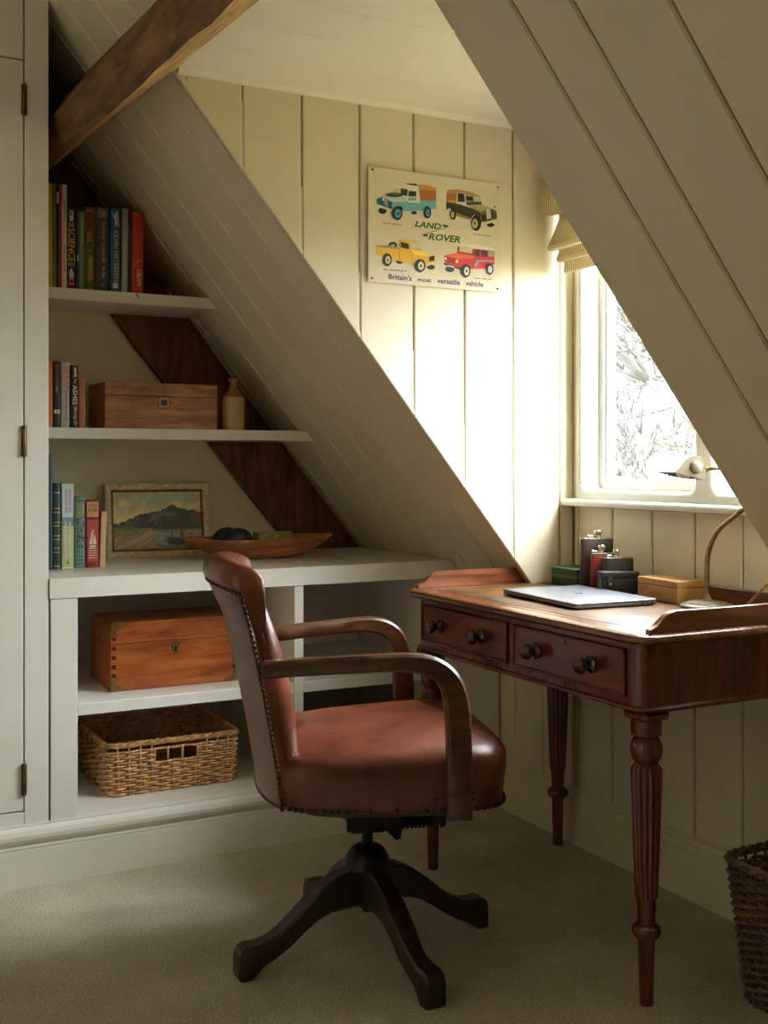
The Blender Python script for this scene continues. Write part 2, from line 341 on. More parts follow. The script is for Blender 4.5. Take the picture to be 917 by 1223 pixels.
CARS = {
 'blue': [
  ((25,27,27), [(-155.5,40.5),(-157.5,36.5),(-160.5,33.5),(-165.5,30.5),(-171.5,30.5),(-176.5,31.5),(-180.5,34.5),(-181.5,37.5),(-180.5,41.5),(-176.5,45.5),(-171.5,47.5),(-165.5,48.5),(-160.5,47.5),(-157.5,44.5)]),
  ((25,27,27), [(-62.5,44.5),(-63.5,42.5),(-66.5,40.5),(-69.5,39.5),(-73.5,38.5),(-76.5,39.5),(-79.5,40.5),(-80.5,42.5),(-79.5,45.5),(-76.5,47.5),(-73.5,48.5),(-69.5,48.5),(-66.5,48.5),(-63.5,46.5)]),
  ((100,168,174), [(-139.5,65.5),(-95.5,71.5),(-92.5,80.5),(-57.5,82.5),(-1.5,83.5),(-1.5,61.5),(-18.5,58.5),(-25.5,67.5),(-35.5,65.5),(-42.5,52.5),(-104.5,44.5),(-108.5,55.5),(-125.5,58.5),(-140.5,48.5)]),
  ((185,198,192), [(-170.5,76.5),(-153.5,81.5),(-97.5,80.5),(-95.5,71.5),(-139.5,65.5)]),
  ((28,84,122), [(-186.5,68.5),(-170.5,76.5),(-139.5,65.5),(-140.5,46.5),(-167.5,51.5),(-186.5,55.5)]),
  ((135,142,120), [(-165.5,70.5),(-153.5,74.5),(-152.5,52.5),(-163.5,54.5)]),
  ((215,212,195), [(-163.5,70.5),(-163.5,67.5),(-165.5,65.5),(-167.5,65.5),(-169.5,67.5),(-170.5,69.5),(-169.5,72.5),(-167.5,74.5),(-165.5,75.5),(-163.5,73.5)]),
  ((215,205,180), [(-192.5,51.5),(-140.5,43.5),(-140.5,39.5),(-192.5,49.5)]),
  ((210,206,188), [(-140.5,89.5),(-136.5,108.5),(-102.5,115.5),(-55.5,116.5),(-53.5,71.5),(-92.5,70.5),(-94.5,80.5)]),
  ((192,182,150), [(-138.5,89.5),(-134.5,104.5),(-114.5,105.5),(-115.5,89.5)]),
  ((42,40,38), [(-113.5,105.5),(-91.5,104.5),(-94.5,86.5),(-114.5,89.5)]),
  ((96,164,172), [(-90.5,82.5),(-64.5,85.5),(-64.5,77.5),(-90.5,74.5)]),
  ((96,164,172), [(-92.5,69.5),(-57.5,72.5),(-57.5,67.5),(-92.5,63.5)]),
  ((40,42,42), [(-88.5,101.5),(-65.5,102.5),(-65.5,88.5),(-90.5,86.5)]),
  ((150,86,32), [(-57.5,121.5),(-2.5,117.5),(-2.5,83.5),(-53.5,79.5)]),
  ((192,132,54), [(-57.5,121.5),(-25.5,123.5),(-1.5,118.5),(-2.5,111.5),(-54.5,108.5)]),
  ((60,40,25), [(-102.5,119.5),(-68.5,123.5),(-56.5,118.5),(-80.5,117.5)]),
  ((22,24,26), [(-106.5,87.5),(-108.5,85.5),(-113.5,83.5),(-120.5,81.5),(-129.5,79.5),(-138.5,78.5),(-147.5,78.5),(-154.5,79.5),(-158.5,80.5),(-160.5,82.5),(-158.5,84.5),(-154.5,86.5),(-147.5,88.5),(-138.5,90.5),(-129.5,91.5),(-120.5,91.5),(-113.5,90.5),(-108.5,89.5)]),
  ((60,66,66), [(-112.5,89.5),(-114.5,87.5),(-121.5,86.5),(-129.5,84.5),(-137.5,84.5),(-144.5,84.5),(-146.5,85.5),(-144.5,86.5),(-137.5,88.5),(-129.5,89.5),(-121.5,90.5),(-114.5,89.5)]),
  ((25,27,27), [(-108.5,37.5),(-109.5,31.5),(-112.5,25.5),(-116.5,20.5),(-122.5,17.5),(-128.5,17.5),(-133.5,19.5),(-138.5,22.5),(-141.5,28.5),(-142.5,34.5),(-141.5,40.5),(-138.5,46.5),(-133.5,51.5),(-128.5,54.5),(-122.5,55.5),(-116.5,53.5),(-112.5,49.5),(-109.5,44.5)]),
  ((74,152,182), [(-113.5,36.5),(-114.5,31.5),(-117.5,27.5),(-120.5,24.5),(-125.5,23.5),(-129.5,25.5),(-131.5,29.5),(-132.5,34.5),(-131.5,40.5),(-129.5,44.5),(-125.5,47.5),(-120.5,47.5),(-117.5,46.5),(-114.5,42.5)]),
  ((30,60,75), [(-118.5,36.5),(-119.5,33.5),(-121.5,31.5),(-123.5,31.5),(-125.5,32.5),(-126.5,35.5),(-125.5,38.5),(-123.5,40.5),(-121.5,40.5),(-119.5,39.5)]),
  ((25,27,27), [(-18.5,49.5),(-19.5,43.5),(-21.5,38.5),(-24.5,34.5),(-29.5,32.5),(-33.5,32.5),(-37.5,33.5),(-40.5,36.5),(-42.5,41.5),(-43.5,46.5),(-42.5,52.5),(-40.5,57.5),(-37.5,60.5),(-33.5,63.5),(-29.5,63.5),(-24.5,62.5),(-21.5,59.5),(-19.5,54.5)]),
  ((74,152,182), [(-23.5,47.5),(-23.5,43.5),(-25.5,39.5),(-28.5,37.5),(-31.5,37.5),(-33.5,39.5),(-35.5,42.5),(-36.5,46.5),(-35.5,50.5),(-33.5,54.5),(-31.5,56.5),(-28.5,56.5),(-25.5,55.5),(-23.5,51.5)]),
  ((30,60,75), [(-26.5,47.5),(-27.5,44.5),(-28.5,43.5),(-30.5,43.5),(-31.5,44.5),(-32.5,46.5),(-31.5,49.5),(-30.5,50.5),(-28.5,51.5),(-27.5,49.5)]),
 ],
 'green': [
  ((25,27,27), [(189.5,36.5),(188.5,33.5),(184.5,31.5),(179.5,29.5),(173.5,28.5),(168.5,29.5),(165.5,31.5),(163.5,33.5),(165.5,36.5),(168.5,38.5),(173.5,40.5),(179.5,41.5),(184.5,40.5),(188.5,38.5)]),
  ((178,126,60), [(30.5,83.5),(32.5,113.5),(36.5,118.5),(68.5,123.5),(103.5,122.5),(137.5,114.5),(137.5,110.5),(89.5,110.5),(66.5,113.5),(62.5,83.5)]),
  ((150,96,40), [(33.5,108.5),(62.5,109.5),(61.5,91.5),(32.5,90.5)]),
  ((46,52,26), [(30.5,83.5),(62.5,83.5),(92.5,79.5),(114.5,75.5),(142.5,68.5),(145.5,61.5),(142.5,45.5),(135.5,55.5),(122.5,59.5),(107.5,44.5),(60.5,52.5),(52.5,68.5),(41.5,68.5),(30.5,62.5)]),
  ((118,120,46), [(60.5,58.5),(104.5,50.5),(103.5,42.5),(62.5,49.5)]),
  ((160,150,92), [(95.5,84.5),(146.5,89.5),(182.5,81.5),(160.5,75.5),(144.5,68.5),(114.5,75.5)]),
  ((88,94,44), [(144.5,68.5),(160.5,75.5),(182.5,81.5),(196.5,76.5),(198.5,54.5),(160.5,42.5),(144.5,40.5)]),
  ((192,188,172), [(161.5,77.5),(174.5,79.5),(178.5,55.5),(163.5,49.5)]),
  ((35,36,28), [(147.5,59.5),(160.5,63.5),(160.5,44.5),(147.5,42.5)]),
  ((35,36,28), [(180.5,74.5),(186.5,75.5),(186.5,55.5),(180.5,55.5)]),
  ((35,36,28), [(188.5,68.5),(196.5,69.5),(196.5,57.5),(188.5,54.5)]),
  ((150,150,120), [(90.5,110.5),(138.5,112.5),(145.5,94.5),(95.5,84.5)]),
  ((36,36,34), [(93.5,106.5),(116.5,108.5),(118.5,96.5),(96.5,95.5)]),
  ((200,190,160), [(120.5,109.5),(137.5,109.5),(141.5,96.5),(120.5,96.5)]),
  ((60,62,34), [(95.5,90.5),(145.5,96.5),(146.5,89.5),(95.5,82.5)]),
  ((205,200,180), [(64.5,113.5),(90.5,115.5),(92.5,81.5),(63.5,85.5)]),
  ((34,36,30), [(67.5,112.5),(87.5,113.5),(90.5,90.5),(66.5,88.5)]),
  ((205,200,180), [(146.5,35.5),(200.5,52.5),(201.5,48.5),(148.5,30.5)]),
  ((25,27,27), [(144.5,37.5),(143.5,29.5),(140.5,22.5),(136.5,17.5),(130.5,13.5),(124.5,13.5),(119.5,15.5),(114.5,19.5),(111.5,26.5),(110.5,33.5),(111.5,41.5),(114.5,48.5),(119.5,53.5),(124.5,57.5),(130.5,57.5),(136.5,55.5),(140.5,51.5),(143.5,44.5)]),
  ((172,166,94), [(133.5,34.5),(132.5,28.5),(129.5,23.5),(125.5,20.5),(121.5,19.5),(116.5,21.5),(114.5,26.5),(113.5,32.5),(114.5,38.5),(116.5,43.5),(121.5,46.5),(125.5,47.5),(129.5,44.5),(132.5,40.5)]),
  ((90,84,40), [(126.5,33.5),(125.5,30.5),(123.5,28.5),(121.5,28.5),(119.5,30.5),(118.5,32.5),(119.5,36.5),(121.5,38.5),(123.5,38.5),(125.5,36.5)]),
  ((25,27,27), [(62.5,53.5),(61.5,47.5),(59.5,42.5),(57.5,39.5),(53.5,36.5),(49.5,36.5),(46.5,37.5),(43.5,41.5),(41.5,45.5),(40.5,51.5),(41.5,56.5),(43.5,61.5),(46.5,65.5),(49.5,67.5),(53.5,68.5),(57.5,66.5),(59.5,63.5),(61.5,58.5)]),
  ((172,166,94), [(54.5,51.5),(54.5,46.5),(52.5,43.5),(50.5,41.5),(48.5,41.5),(46.5,42.5),(44.5,45.5),(44.5,49.5),(44.5,54.5),(46.5,57.5),(48.5,59.5),(50.5,60.5),(52.5,58.5),(54.5,55.5)]),
  ((25,27,27), [(191.5,86.5),(190.5,84.5),(188.5,83.5),(186.5,84.5),(185.5,86.5),(186.5,88.5),(188.5,89.5),(190.5,89.5)]),
 ],
 'yellow': [
  ((25,27,27), [(-5.5,-99.5),(-6.5,-102.5),(-10.5,-105.5),(-15.5,-107.5),(-21.5,-107.5),(-26.5,-106.5),(-30.5,-104.5),(-31.5,-101.5),(-30.5,-98.5),(-26.5,-95.5),(-21.5,-93.5),(-15.5,-93.5),(-10.5,-94.5),(-6.5,-96.5)]),
  ((25,27,27), [(-105.5,-92.5),(-106.5,-95.5),(-109.5,-97.5),(-113.5,-99.5),(-118.5,-99.5),(-123.5,-98.5),(-126.5,-96.5),(-127.5,-94.5),(-126.5,-91.5),(-123.5,-88.5),(-118.5,-87.5),(-113.5,-86.5),(-109.5,-87.5),(-106.5,-89.5)]),
  ((25,27,27), [(-123.5,-50.5),(-125.5,-54.5),(-129.5,-58.5),(-134.5,-60.5),(-140.5,-61.5),(-146.5,-59.5),(-149.5,-56.5),(-151.5,-52.5),(-149.5,-48.5),(-146.5,-44.5),(-140.5,-42.5),(-134.5,-41.5),(-129.5,-42.5),(-125.5,-45.5)]),
  ((150,148,135), [(-130.5,-53.5),(-131.5,-57.5),(-135.5,-59.5),(-139.5,-60.5),(-143.5,-58.5),(-144.5,-54.5),(-143.5,-50.5),(-139.5,-48.5),(-135.5,-47.5),(-131.5,-49.5)]),
  ((217,168,38), [(-188.5,-59.5),(-118.5,-60.5),(-118.5,-91.5),(-140.5,-90.5),(-147.5,-75.5),(-164.5,-75.5),(-169.5,-83.5),(-187.5,-81.5)]),
  ((217,168,38), [(-120.5,-92.5),(-118.5,-35.5),(-111.5,-31.5),(-62.5,-33.5),(-48.5,-60.5),(-5.5,-66.5),(-1.5,-83.5),(-33.5,-97.5),(-36.5,-89.5),(-53.5,-82.5),(-67.5,-88.5),(-72.5,-95.5)]),
  ((150,112,24), [(-118.5,-42.5),(-116.5,-42.5),(-116.5,-90.5),(-118.5,-90.5)]),
  ((150,112,24), [(-86.5,-43.5),(-85.5,-43.5),(-76.5,-93.5),(-77.5,-93.5)]),
  ((240,205,90), [(-85.5,-57.5),(-48.5,-60.5),(-5.5,-66.5),(-23.5,-72.5),(-70.5,-69.5)]),
  ((142,136,110), [(-188.5,-56.5),(-146.5,-53.5),(-120.5,-56.5),(-120.5,-60.5),(-188.5,-59.5)]),
  ((48,46,40), [(-113.5,-39.5),(-89.5,-42.5),(-88.5,-57.5),(-113.5,-54.5)]),
  ((195,194,178), [(-85.5,-39.5),(-58.5,-36.5),(-51.5,-51.5),(-80.5,-54.5)]),
  ((35,34,30), [(-24.5,-72.5),(-7.5,-68.5),(-8.5,-81.5),(-24.5,-85.5)]),
  ((205,200,182), [(-31.5,-93.5),(-0.5,-84.5),(-0.5,-87.5),(-29.5,-98.5)]),
  ((25,27,27), [(-141.5,-91.5),(-141.5,-97.5),(-144.5,-102.5),(-148.5,-106.5),(-152.5,-109.5),(-157.5,-109.5),(-162.5,-107.5),(-165.5,-104.5),(-168.5,-99.5),(-169.5,-93.5),(-168.5,-87.5),(-165.5,-82.5),(-162.5,-78.5),(-157.5,-75.5),(-152.5,-75.5),(-148.5,-76.5),(-144.5,-80.5),(-141.5,-85.5)]),
  ((205,196,165), [(-145.5,-91.5),(-146.5,-96.5),(-148.5,-100.5),(-151.5,-102.5),(-155.5,-102.5),(-158.5,-101.5),(-160.5,-97.5),(-161.5,-92.5),(-160.5,-88.5),(-158.5,-84.5),(-155.5,-82.5),(-151.5,-81.5),(-148.5,-83.5),(-146.5,-87.5)]),
  ((60,55,45), [(-150.5,-92.5),(-151.5,-94.5),(-153.5,-96.5),(-155.5,-95.5),(-156.5,-92.5),(-155.5,-89.5),(-153.5,-88.5),(-151.5,-89.5)]),
  ((25,27,27), [(-36.5,-98.5),(-37.5,-104.5),(-40.5,-110.5),(-45.5,-114.5),(-50.5,-117.5),(-56.5,-118.5),(-62.5,-116.5),(-66.5,-112.5),(-69.5,-107.5),(-70.5,-101.5),(-69.5,-94.5),(-66.5,-88.5),(-62.5,-84.5),(-56.5,-81.5),(-50.5,-81.5),(-45.5,-82.5),(-40.5,-86.5),(-37.5,-91.5)]),
  ((205,196,165), [(-41.5,-99.5),(-42.5,-104.5),(-45.5,-108.5),(-49.5,-111.5),(-53.5,-111.5),(-56.5,-109.5),(-59.5,-105.5),(-60.5,-100.5),(-59.5,-95.5),(-56.5,-91.5),(-53.5,-88.5),(-49.5,-88.5),(-45.5,-90.5),(-42.5,-94.5)]),
  ((60,55,45), [(-47.5,-99.5),(-48.5,-102.5),(-51.5,-104.5),(-53.5,-103.5),(-54.5,-100.5),(-53.5,-96.5),(-51.5,-95.5),(-48.5,-96.5)]),
 ],
 'red': [
  ((25,27,27), [(57.5,-100.5),(55.5,-103.5),(51.5,-107.5),(45.5,-109.5),(38.5,-109.5),(33.5,-108.5),(28.5,-105.5),(27.5,-102.5),(28.5,-98.5),(33.5,-95.5),(38.5,-93.5),(45.5,-93.5),(51.5,-94.5),(55.5,-96.5)]),
  ((198,46,42), [(23.5,-65.5),(63.5,-54.5),(120.5,-61.5),(120.5,-36.5),(189.5,-38.5),(190.5,-76.5),(185.5,-77.5),(169.5,-73.5),(159.5,-90.5),(114.5,-94.5),(104.5,-84.5),(90.5,-83.5),(77.5,-100.5),(71.5,-97.5),(26.5,-89.5)]),
  ((222,96,66), [(26.5,-64.5),(63.5,-53.5),(120.5,-56.5),(114.5,-66.5),(71.5,-70.5)]),
  ((150,40,38), [(31.5,-68.5),(60.5,-69.5),(60.5,-85.5),(32.5,-84.5)]),
  ((225,215,195), [(70.5,-77.5),(68.5,-80.5),(65.5,-82.5),(61.5,-81.5),(60.5,-77.5),(61.5,-74.5),(65.5,-72.5),(68.5,-73.5)]),
  ((225,215,195), [(32.5,-72.5),(31.5,-75.5),(29.5,-76.5),(26.5,-75.5),(25.5,-72.5),(26.5,-69.5),(29.5,-68.5),(31.5,-69.5)]),
  ((160,44,40), [(67.5,-36.5),(121.5,-32.5),(121.5,-57.5),(64.5,-53.5)]),
  ((192,188,168), [(74.5,-35.5),(117.5,-35.5),(114.5,-51.5),(72.5,-49.5)]),
  ((220,216,205), [(74.5,-31.5),(120.5,-25.5),(180.5,-29.5),(190.5,-36.5),(120.5,-37.5)]),
  ((58,68,68), [(123.5,-41.5),(137.5,-39.5),(139.5,-57.5),(123.5,-56.5)]),
  ((58,68,68), [(145.5,-40.5),(164.5,-39.5),(164.5,-56.5),(146.5,-56.5)]),
  ((150,160,155), [(168.5,-39.5),(186.5,-39.5),(187.5,-54.5),(168.5,-55.5)]),
  ((120,168,205), [(120.5,-87.5),(129.5,-69.5),(190.5,-64.5),(190.5,-67.5),(137.5,-72.5),(129.5,-87.5)]),
  ((30,28,28), [(21.5,-85.5),(79.5,-96.5),(79.5,-100.5),(22.5,-90.5)]),
  ((215,212,200), [(34.5,-90.5),(55.5,-92.5),(55.5,-97.5),(34.5,-94.5)]),
  ((25,27,27), [(109.5,-100.5),(108.5,-107.5),(105.5,-113.5),(101.5,-117.5),(96.5,-120.5),(90.5,-121.5),(85.5,-119.5),(80.5,-115.5),(78.5,-109.5),(77.5,-103.5),(78.5,-96.5),(80.5,-90.5),(85.5,-85.5),(90.5,-83.5),(96.5,-82.5),(101.5,-84.5),(105.5,-88.5),(108.5,-93.5)]),
  ((205,200,188), [(104.5,-101.5),(103.5,-107.5),(101.5,-111.5),(97.5,-114.5),(94.5,-114.5),(90.5,-112.5),(88.5,-108.5),(87.5,-103.5),(88.5,-97.5),(90.5,-93.5),(94.5,-91.5),(97.5,-90.5),(101.5,-92.5),(103.5,-96.5)]),
  ((60,55,50), [(99.5,-102.5),(98.5,-105.5),(95.5,-107.5),(93.5,-105.5),(92.5,-102.5),(93.5,-99.5),(95.5,-97.5),(98.5,-99.5)]),
  ((25,27,27), [(185.5,-89.5),(185.5,-95.5),(182.5,-100.5),(179.5,-104.5),(174.5,-107.5),(170.5,-107.5),(165.5,-105.5),(162.5,-102.5),(160.5,-97.5),(159.5,-91.5),(160.5,-86.5),(162.5,-80.5),(165.5,-76.5),(170.5,-74.5),(174.5,-74.5),(179.5,-75.5),(182.5,-79.5),(185.5,-84.5)]),
  ((205,200,188), [(181.5,-91.5),(180.5,-95.5),(178.5,-99.5),(175.5,-101.5),(172.5,-101.5),(169.5,-100.5),(167.5,-96.5),(167.5,-92.5),(167.5,-87.5),(169.5,-83.5),(172.5,-81.5),(175.5,-81.5),(178.5,-83.5),(180.5,-86.5)]),
 ],
}
# ================================================================ SETTING
XW, ZK, TH = 2.045, 0.584, math.radians(50.95)
TT = math.tan(TH); ZC = 2.095
def sx(z): return XW-(z-ZK)/TT          # x of the roof slope at height z
def sz(x): return ZK+(XW-x)*TT
SU = (0, 1, 0); SV = (-math.cos(TH), 0, math.sin(TH)); SN = (-math.sin(TH), 0, -math.cos(TH)); SO = (XW, 0, ZK)
SL = lambda z: (z-ZK)/math.sin(TH)
G = 0.0022                               # half of the gap between boards
Y0, Y1, YB = 1.66, 2.687, 3.74           # dormer cheeks, back wall
fl = struct(MB().box(-2.7, 2.15, -2.3, 3.86, -0.1, 0).build('floor', CARPET, ang=0))
def planks(parent, m, bounds, o, u, v, n, lohi, t=0.013, ch=0.0028, name='plank'):
    """boards side by side along u; lohi(a) gives the lower and upper end of the board edge at a"""
    for a, b in zip(bounds, bounds[1:]):
        a, b = min(a, b)+G, max(a, b)-G
        la, ha = lohi(a); lb, hb = lohi(b)
        MB().slab([(a, la), (b, lb), (b, hb), (a, ha)], o, u, v, n, t, ch).build(name, m, parent, ang=0)
# sloping ceiling left of the dormer, right of it and above it
cs = struct(MB().slab([(Y1+0.004, -0.12), (YB+0.1, -0.12), (YB+0.1, 2.6), (Y1+0.004, 2.6)], Vector(SO)-Vector(SN)*0.013, SU, SV, SN, 0.1).build('ceiling_slope', PAINT, ang=0))
s1 = SL(2.52)
planks(cs, PAINT, [Y1+0.0015-G, 2.83, 3.005, 3.165, 3.332, 3.505, 3.68, YB], SO, SU, SV, SN, lambda a: (0.0, s1), ch=0.0042)
cr = struct(MB().slab([(-2.3, -0.12), (Y0-0.004, -0.12), (Y0-0.004, 2.6), (-2.3, 2.6)], Vector(SO)-Vector(SN)*0.013, SU, SV, SN, 0.1).build('ceiling_slope', PAINT, ang=0))
planks(cr, PAINT, [Y0-0.0015+G, 1.492, 1.372, 1.205]+[1.04-0.165*i for i in range(8)], SO, SU, SV, SN, lambda a: (0.0, s1), ch=0.0038)
cu_ = struct(MB().slab([(Y0, SL(ZC)), (Y1, SL(ZC)), (Y1, 2.6), (Y0, 2.6)], Vector(SO)-Vector(SN)*0.013, SU, SV, SN, 0.1).build('ceiling_slope', PAINT, ang=0))
planks(cu_, PAINT, [Y0, 1.83, 2.0, 2.165, 2.33, 2.495, 2.66, Y1], SO, SU, SV, SN, lambda a: (SL(ZC)+0.02, s1))
struct(MB().box(-2.7, sx(2.5)+0.1, -2.3, YB+0.1, 2.5, 2.6).build('ceiling', CEILP, ang=0))
# dormer ceiling
dc = struct(MB().box(0.78, XW+0.2, Y0-0.05, Y1+0.07, ZC+0.012, ZC+0.1).build('ceiling', CEILP, ang=0))
for a, b in zip([Y0, 1.86, 2.02, 2.18, 2.337, 2.492], [1.86, 2.02, 2.18, 2.337, 2.492, Y1]):
    MB().slab([(0.83, a+0.001), (XW, a+0.001), (XW, b-0.001), (0.83, b-0.001)], (0, 0, ZC), (1, 0, 0), (0, 1, 0), (0, 0, -1), 0.013, 0.0025).build('plank', CEILP, dc, ang=0)
struct(MB().prism([(Y1+0.002, ZC), (Y1-0.016, ZC), (Y1-0.016, ZC-0.004), (Y1-0.011, ZC-0.012), (Y1+0.002, ZC-0.014)], 0.835, XW, 'x').build('trim_1', CEILP))
# dormer cheeks
wc = struct(MB().prism([(0.79, ZC+0.02), (0.79, sz(0.79)+0.02), (XW, ZK+0.02), (XW+0.06, ZK+0.02), (XW+0.06, ZC+0.1), (0.79, ZC+0.1)], Y1+0.013, Y1+0.07, 'y').build('wall_far_cheek', PAINT, ang=0))
planks(wc, PAINT, [0.8225, 0.855, 1.006, 1.170, 1.338, 1.503, 1.667, 1.831, 1.997, XW+G], (0, Y1, 0), (1, 0, 0), (0, 0, 1), (0, -1, 0), lambda a: (sz(a), ZC), ch=0.0035)
wn = struct(MB().prism([(0.79, ZC+0.02), (0.79, sz(0.79)+0.02), (XW, ZK+0.02), (XW+0.06, ZK+0.02), (XW+0.06, ZC+0.1), (0.79, ZC+0.1)], Y0-0.07, Y0-0.013, 'y').build('wall_near_cheek', PAINT, ang=0))
planks(wn, PAINT, [0.8225, 1.006, 1.170, 1.338, 1.503, 1.667, 1.831, 1.997, XW], (0, Y0, 0), (1, 0, 0), (0, 0, 1), (0, 1, 0), lambda a: (sz(a), ZC))
# window wall and knee wall
OY0, OY1, OZ0, OZ1 = 1.69, 2.655, 1.0, 1.99
wr = MB().box(XW+0.013, XW+0.11, -2.3, YB+0.1, -0.05, ZK+0.05).box(XW+0.013, XW+0.105, Y0-0.05, Y1+0.06, ZK, OZ0)
wr.box(XW, XW+0.105, Y0-0.05, OY0, OZ0, ZC).box(XW, XW+0.105, OY1, Y1+0.06, OZ0, ZC).box(XW, XW+0.105, OY0, OY1, OZ1, ZC+0.02)
wr = struct(wr.build('wall_right', PAINT, ang=0))
def kz(a): return (0.0, ZK) if (a > Y1 or a < Y0) else (0.0, 0.998)
planks(wr, PAINT, [3.08, 2.991, 2.841, Y1+0.0022], (XW, 0, 0), (0, 1, 0), (0, 0, 1), (-1, 0, 0), lambda a: (0, ZK), ch=0.0035)
planks(wr, PAINT, [Y1-0.0022, 2.665, 2.508, 2.343, 2.181, 2.017, 1.855, Y0], (XW, 0, 0), (0, 1, 0), (0, 0, 1), (-1, 0, 0), lambda a: (0, 0.998), ch=0.0035)
planks(wr, PAINT, [Y0, 1.53, 1.37, 1.21, 1.05, 0.89, 0.73, 0.57], (XW, 0, 0), (0, 1, 0), (0, 0, 1), (-1, 0, 0), lambda a: (0, ZK), ch=0.0035)
bp = [(0, 0), (.015, 0), (.015, .124), (.0125, .127), (.0125, .132), (.007, .141), (.0095, .147), (.007, .157), (.003, .159), (.003, .165), (0, .165)]
bo = MB(); bo.loft([[(XW-d, y, z) for d, z in bp] for y in (-2.3, 3.07)]); struct(bo.build('baseboard_right', PAINT, ang=25))
pp = [(-.01, 0), (.014, 0), (.014, .097), (.011, .099), (.014, .102), (.014, .107), (.007, .111), (.015, .117), (.021, .127), (.022, .138), (.017, .150), (.009, .156), (.005, .157), (.005, .163), (-.01, .163)]
bo = MB(); bo.loft([[(x, 3.08-d, z) for d, z in pp] for x in (-2.6, XW-0.013)]); struct(bo.build('baseboard_back', CPAINT, ang=25))
struct(MB().box(-2.7, XW+0.1, YB, YB+0.12, -0.05, 2.6).build('wall_back', PLAST, ang=0))
struct(MB().box(-2.7, -0.46, 3.08, YB, 0, 2.5).build('wall_back', PAINT, ang=0))
struct(MB().box(-2.7, 2.15, -2.42, -2.3, -0.1, 2.6).build('wall_front', PLAST, ang=0))
LA, LB_, LC, LD = 0.35, 1.65, 0.65, 1.95
wl = MB().box(-2.72, -2.6, -2.42, LA, -0.1, 2.6).box(-2.72, -2.6, LB_, YB+.1, -0.1, 2.6).box(-2.72, -2.6, LA, LB_, -0.1, LC).box(-2.72, -2.6, LA, LB_, LD, 2.6)
struct(wl.build('wall_left', PLAST, ang=0))
struct(MB().box(-5.2, -4.9, -9, 11, -3, 4.2).build('wall_added_for_fill', FILLWALL, ang=0))  # unseen wall added beyond the left window to give soft, dim fill light
lw = MB()
for a in (LA, (LA+LB_)/2-.015, LB_-.03): lw.box(-2.68, -2.62, a, a+0.03, LC, LD)
for b in (LC, LD-.03): lw.box(-2.68, -2.62, LA, LB_, b, b+0.03)
lw = struct(lw.build('window_2', WPAINT)); MB().box(-2.653, -2.649, LA+.01, LB_-.01, LC+.01, LD-.01).build('pane', GLASS, lw, ang=0)
# ---------------------------------------------------------------- dormer window
win = holder('window_1', (XW, 2.17, OZ0))
def ring(y0, y1, z0, z1, r, k=6):
    out = []
    for cy, cz, a0 in ((y1-r, z1-r, 0), (y0+r, z1-r, PI/2), (y0+r, z0+r, PI), (y1-r, z0+r, 3*PI/2)):
        for i in range(k+1):
            a = a0+PI/2*i/k; out.append((cy+r*math.cos(a), cz+r*math.sin(a)))
    return out
def rect(y0, y1, z0, z1, k=6):
    out = []
    for cy, cz, dy, dz in ((y1, z1, 0, 1), (y0, z1, -1, 0), (y0, z0, 0, -1), (y1, z0, 1, 0)): out += [(cy, cz)]*(k+1)
    return out
L1 = (2.172, 2.633, 1.046, 1.955); L2 = (1.712, 2.105, 1.046, 1.955)
for (a, b, c, d) in (L1, L2):
    m = MB()
    def R(x, off, r): return [(x, y, z) for y, z in ring(a-off, b+off, c-off, d+off, r)]
    outer = [(2.034, y, z) for y, z in ring(a-0.017, b+0.017, c-0.017, d+0.017, 0.006)]
    m.loft([outer, R(2.0325, 0.012, 0.035), R(2.036, 0.004, 0.032), R(2.044, 0.0, 0.028), R(2.13, 0.0, 0.02)], cap=False)
    m.build('window_liner', WPAINT, win, ang=50)
    s = MB(); W1, W2 = 0.020, 0.029
    for w0, w1, xa, xb in ((0.0, W1, 2.098, 2.14), (W1, W2, 2.106, 2.135)):
        s.box(xa, xb, a+w0, a+w1, c+w0, d-w0).box(xa, xb, b-w1, b-w0, c+w0, d-w0)
        s.box(xa, xb, a+w1, b-w1, c+w0, c+w1+0.006*(w0 == 0), 0.001).box(xa, xb, a+w1, b-w1, d-w1, d-w0, 0.001)
    s.build('sash', WPAINT, win)
    MB().box(2.118, 2.122, a+0.022, b-0.022, c+0.022, d-0.022).build('pane', GLASS, win, ang=0)
cs_ = MB(); xa, xb = 2.034, 2.16
zf0, zf1 = L1[2]-0.008, L1[3]+0.008
cs_.box(xa, xb, OY0-0.01, L2[0]-0.008, zf0, zf1).box(xa, xb, L1[1]+0.008, 2.66, zf0, zf1).box(xa, xb, L2[1]+0.008, L1[0]-0.008, zf0, zf1)
cs_.box(xa, xb, OY0-0.01, 2.66, OZ0, zf0).box(xa, xb, OY0-0.01, 2.66, zf1, OZ1+0.02)
cs_.build('window_frame', WPAINT, win)
si = MB(); si.prism([(2.06, .996), (2.004, .996), (1.999, .999), (1.9975, 1.006), (1.999, 1.013), (2.004, 1.017), (2.06, 1.019)], Y0, Y1-0.0005, 'y')
struct(si.build('trim_2', WPAINT, ang=40))
